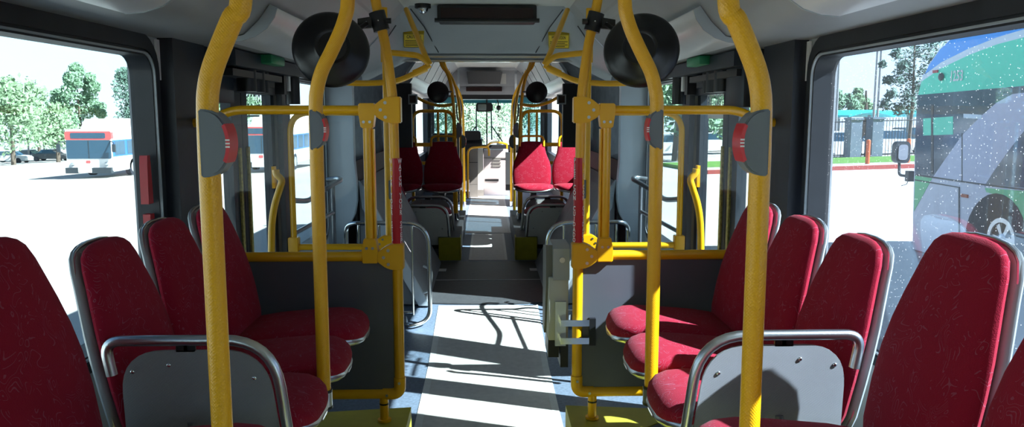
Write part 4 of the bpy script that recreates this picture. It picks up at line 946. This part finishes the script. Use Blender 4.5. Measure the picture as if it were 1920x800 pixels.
text(t, '1253', hh*1.38, (XB-.012, (a.y+c2.y)/2, (a.z+c2.z)/2), (0, -1, 0), (0, 0, 1), sx=.78); t.build('fleet_number', 'white', o, flat=True)
c = PX(1767, 144, XB); MB().sphere((XB-.02, c.y, c.z), .055, (.5, 1, 1)).build('camera', 'busdark', o)
patch('marker_lamp', 'redp', [(1751, 132), (1760, 131), (1760, 136), (1751, 137)], .02); patch('side_marker', 'bollard', [(1804, 363), (1816, 365), (1816, 371), (1804, 369)], .02)
patch('notice', 'lwhite', [(1808, 213), (1842, 215), (1842, 223), (1808, 221)], .012)
for pts in ([(1804, 250), (1806, 250), (1806, 340), (1804, 340)], [(1798, 350), (1800, 350), (1800, 452), (1798, 452)], [(1716, 336), (1798, 350), (1798, 352), (1716, 338)], [(1717, 326), (1850, 345), (1990, 362), (1990, 365), (1850, 348), (1717, 329)]): patch('panel_gap', 'busdark', pts, .010)
patch('window_reflection', 'lgreen', [(1732, 222), (1788, 218), (1788, 252), (1732, 254)], .009)  # teal reflection painted onto the driver's glass
patch('window_post', 'busdark', [(1747, 196), (1751, 196), (1751, 326), (1747, 326)], .011)
b = MB(); b.box((XB+.1, pr[-1][0]-.05, zlow-.02), (XB+2.4, pr[-1][0]+.16, zlow+.42)); b.build('bumper', 'busdark', o, flat=True)
for yy in (7.6, 2): MB().cyl((XB+2.2, yy, gz(XB, yy)+.5), (XB+2.45, yy, gz(XB, yy)+.5), .5, 20).build('wheel', 'tyre', o)
MB().box((XB+.2, -3.9, gz(XB, 4)-.0), (XB+2.3, 11.0, zlow+.1)).build('chassis', 'busdark', o, flat=True)
c = P(1690, 285, 12.1); mm = MB(); mm.prism([(c.x+u, c.z+v) for u, v in rrect(-.12, .12, -.17, .17, .08)], XZ, 12.05, 12.17); mo = mm.build('wing_mirror', 'busdark', o)
MB().prism([(c.x+u, c.z+v) for u, v in rrect(-.075, .075, -.12, .12, .05)], XZ, 12.04, 12.05).build('mirror_face', 'glassmir', mo)
MB().tube(fillet([P(1686, 305, 12.1), P(1686, 328, 12.05), P(1700, 330, 11.9), P(1722, 322, 11.7)], .05), .022, 8).build('mirror_arm', 'busdark', o)
b = MB(); c = P(1706, 330, 11.8); b.box(c-Vector((.05, .05, .08)), c+Vector((.05, .05, .08))); b.tube([c, P(1700, 345, 11.8), P(1690, 348, 11.9)], .006, 6); b.build('arm_bracket', 'busdark', o)
# ---- fence, canopies, poles and posts on the right
def fence(x0, x1, Y, h, label):
    o = empty('iron_fence', (x0, Y, gz(x0, Y)), label, 'fence')
    r_ = MB()
    for zz in (.25, h-.15): r_.tube([(x0, Y, gz(x0, Y)+zz), (x1, Y, gz(x1, Y)+zz)], .03, 6)
    r_.build('rail', 'iron', o)
    p_ = MB(); x = x0
    while x < x1: p_.cyl((x, Y, gz(x, Y)), (x, Y, gz(x, Y)+h), .014, 6); x += .16
    p_.build('pickets', 'iron', o)
fence(onray(1545, 41), onray(1800, 41), 41, 2.15, 'black iron fence along the grass on the right')
for px in (1600, 1640):
    x = onray(px, 40.6); b = MB(); z = gz(x, 40.6); b.box((x-.29, 40.2, z), (x+.29, 40.95, z+2.1)); o = b.build('fence_pillar', 'pillar', flat=True)
    tag(o, {1600: 'blue grey fence pillar nearest the right window frame', 1640: 'middle blue grey fence pillar below the light poles', 1688: 'blue grey fence pillar behind the bus wing mirror'}[px], 'pillar', 'pillars of the iron fence')
    MB().box((x-.34, 40.14, z+2.1), (x+.34, 41.01, z+2.2)).build('cap', 'pillar', o, flat=True)
def canopy(x, Y, w, d, h, m, label, grp):
    z = gz(x, Y); o = empty('parking_canopy', (x, Y, z), label, 'canopy', grp)
    b = MB(); b.loft([[(x-w/2+w*k/10, Y-d/2, z+h+.35*math.sin(math.pi*k/10)) for k in range(11)] + [(x+w/2-w*k/10, Y-d/2, z+h-.12+.3*math.sin(math.pi*(10-k)/10)) for k in range(11)], [(x-w/2+w*k/10, Y+d/2, z+h+.35*math.sin(math.pi*k/10)) for k in range(11)] + [(x+w/2-w*k/10, Y+d/2, z+h-.12+.3*math.sin(math.pi*(10-k)/10)) for k in range(11)]]); b.build('roof', m, o)
    for sx in (-.35, .35): MB().cyl((x+w*sx, Y, z), (x+w*sx, Y, z+h), .12, 8).build('post', 'galv', o)
canopy(onray(1600, 52), 52, 3.0, 5, 2.45, 'turq', 'turquoise parking canopy near the right window frame', 'turquoise canopies')
canopy(onray(1668, 54), 54, 3.7, 5, 2.4, 'turq', 'turquoise parking canopy beside the parked bus', 'turquoise canopies')
canopy(onray(20, 106), 106, 6, 6, 2.9, 'carwhite', 'white flat carport at the left edge of the left window', 'white carports')
canopy(onray(110, 106), 106, 6, 6, 2.9, 'carwhite', 'white flat carport just left of the white and red bus', 'white carports')
for px, top, l in ((1567, 105, 'thin light pole beside the right window frame'), (1637, 90, 'left of the two tall poles over the fence'), (1644, 88, 'right of the two tall poles over the fence')):
    yp = 48.4; x = onray(px, yp); z = gz(x, yp); b = MB().tube([(x, yp, z), (x, yp, z+9)], [.09, .06], 8); o = b.build('light_pole', 'galv'); tag(o, l, 'pole', 'tall poles on the right')
    MB().box((x-.5 if px != 1644 else x-.08, yp-.1, z+9), (x+.1 if px != 1644 else x+.5, yp+.1, z+9.12)).build('lamp_head', 'galv', o, flat=True)
for px, l in ((1560, 'orange post nearest the right window frame'), (1630, 'orange post in front of the middle pillar'), (1706, 'orange post beside the bus wing mirror')):
    x = onray(px, 33.2); z = gz(x, 33.2)+.15; b = MB().cyl((x, 33.2, z), (x, 33.2, z+1.0), .09, 12); o = b.build('bollard', 'bollard'); tag(o, l, 'bollard', 'orange posts on the kerb')
    MB().sphere((x, 33.2, z+1.0), .09, (1, 1, .5)).build('cap', 'bollard', o)
def car(x, Y, m, label, grp, rz=0):
    z = gz(x, Y); o = empty('parked_car', (x, Y, z), label, 'car', grp, rz)
    T = Matrix.Translation((x, Y, z)) @ Matrix.Rotation(rz, 4, 'Z')
    f = lambda u, v, w_: T @ Vector((u, w_, v))
    MB().prism([(-2.2, .3), (-2.25, .7), (-2.0, .88), (-1.2, .95), (1.0, .95), (2.0, .85), (2.25, .65), (2.2, .3)], f, -.88, .88).build('body', m, o)
    MB().prism([(-1.3, .94), (-.8, 1.42), (.5, 1.45), (1.2, .94)], f, -.78, .78).build('cabin', 'busglass', o)
    MB().prism([(-.85, 1.40), (-.7, 1.47), (.45, 1.49), (.6, 1.40)], f, -.74, .74).build('roof', m, o)
    for a in (-1.4, 1.4):
        for c_ in (-.8, .8): MB().cyl(T @ Vector((a, c_-.1, .33)), T @ Vector((a, c_+.1, .33)), .33, 14).build('wheel', 'tyre', o)
for px, Y, m, l in ((15, 96, 'carwhite', 'white car at the left edge of the left window'), (50, 107, 'carblue', 'dark blue van shaped car in the left lot'), (92, 101, 'cardark', 'dark car left of the white and red bus')):
    car(onray(px, Y), Y, m, l, 'cars in the left lot')
for px, Y, m, l in ((1575, 43.6, 'carwhite', 'white car behind the fence by the right window frame'), (1668, 46.3, 'carwhite', 'white car behind the fence between two pillars'), (1703, 60, 'cardark', 'dark car behind the fence beside the parked bus'), (1340, 62, 'carwhite', 'white car seen through the right door'), (1265, 56, 'carwhite', 'white car seen through the small right window')):
    car(onray(px, Y), Y, m, l, 'cars behind the fence')
# ================================================================== LIGHT
sun = bpy.data.lights.new('sun', 'SUN'); sun.energy = 46.0; sun.angle = R(.6); sun.color = (1, .96, .90)
so = bpy.data.objects.new('sun', sun); C.objects.link(so); so.rotation_euler = Vector((-1, .38, -.94)).to_track_quat('-Z', 'Y').to_euler()
w = bpy.data.worlds.new('sky'); bpy.context.scene.world = w; w.use_nodes = True; nt = w.node_tree
bg = nt.nodes['Background']; tc = nt.nodes.new('ShaderNodeTexCoord'); sx = nt.nodes.new('ShaderNodeSeparateXYZ'); nt.links.new(tc.outputs['Generated'], sx.inputs[0])
cr = nt.nodes.new('ShaderNodeValToRGB'); nt.links.new(sx.outputs['Z'], cr.inputs[0])       # hazy sky: white towards the horizon, blue overhead
el = cr.color_ramp.elements; el[0].position = 0; el[0].color = (.93, .98, 1, 1); el[1].position = 1; el[1].color = (.05, .10, .20, 1)
for p_, c_ in ((.16, (.84, .95, 1, 1)), (.30, (.36, .48, .60, 1)), (.55, (.12, .19, .30, 1))):
    e = el.new(p_); e.color = c_
nt.links.new(cr.outputs[0], bg.inputs[0]); bg.inputs[1].default_value = 3.7
sc = bpy.context.scene
sc.view_settings.view_transform = 'Standard'; sc.view_settings.look = 'None'; sc.view_settings.gamma = 1; sc.view_settings.exposure = -.75; sc.view_settings.use_curve_mapping = False
sc.cycles.transparent_max_bounces = 24; sc.cycles.max_bounces = 10; sc.cycles.diffuse_bounces = 6; sc.cycles.use_denoising = True; sc.cycles.sample_clamp_indirect = 8
bpy.context.view_layer.update()
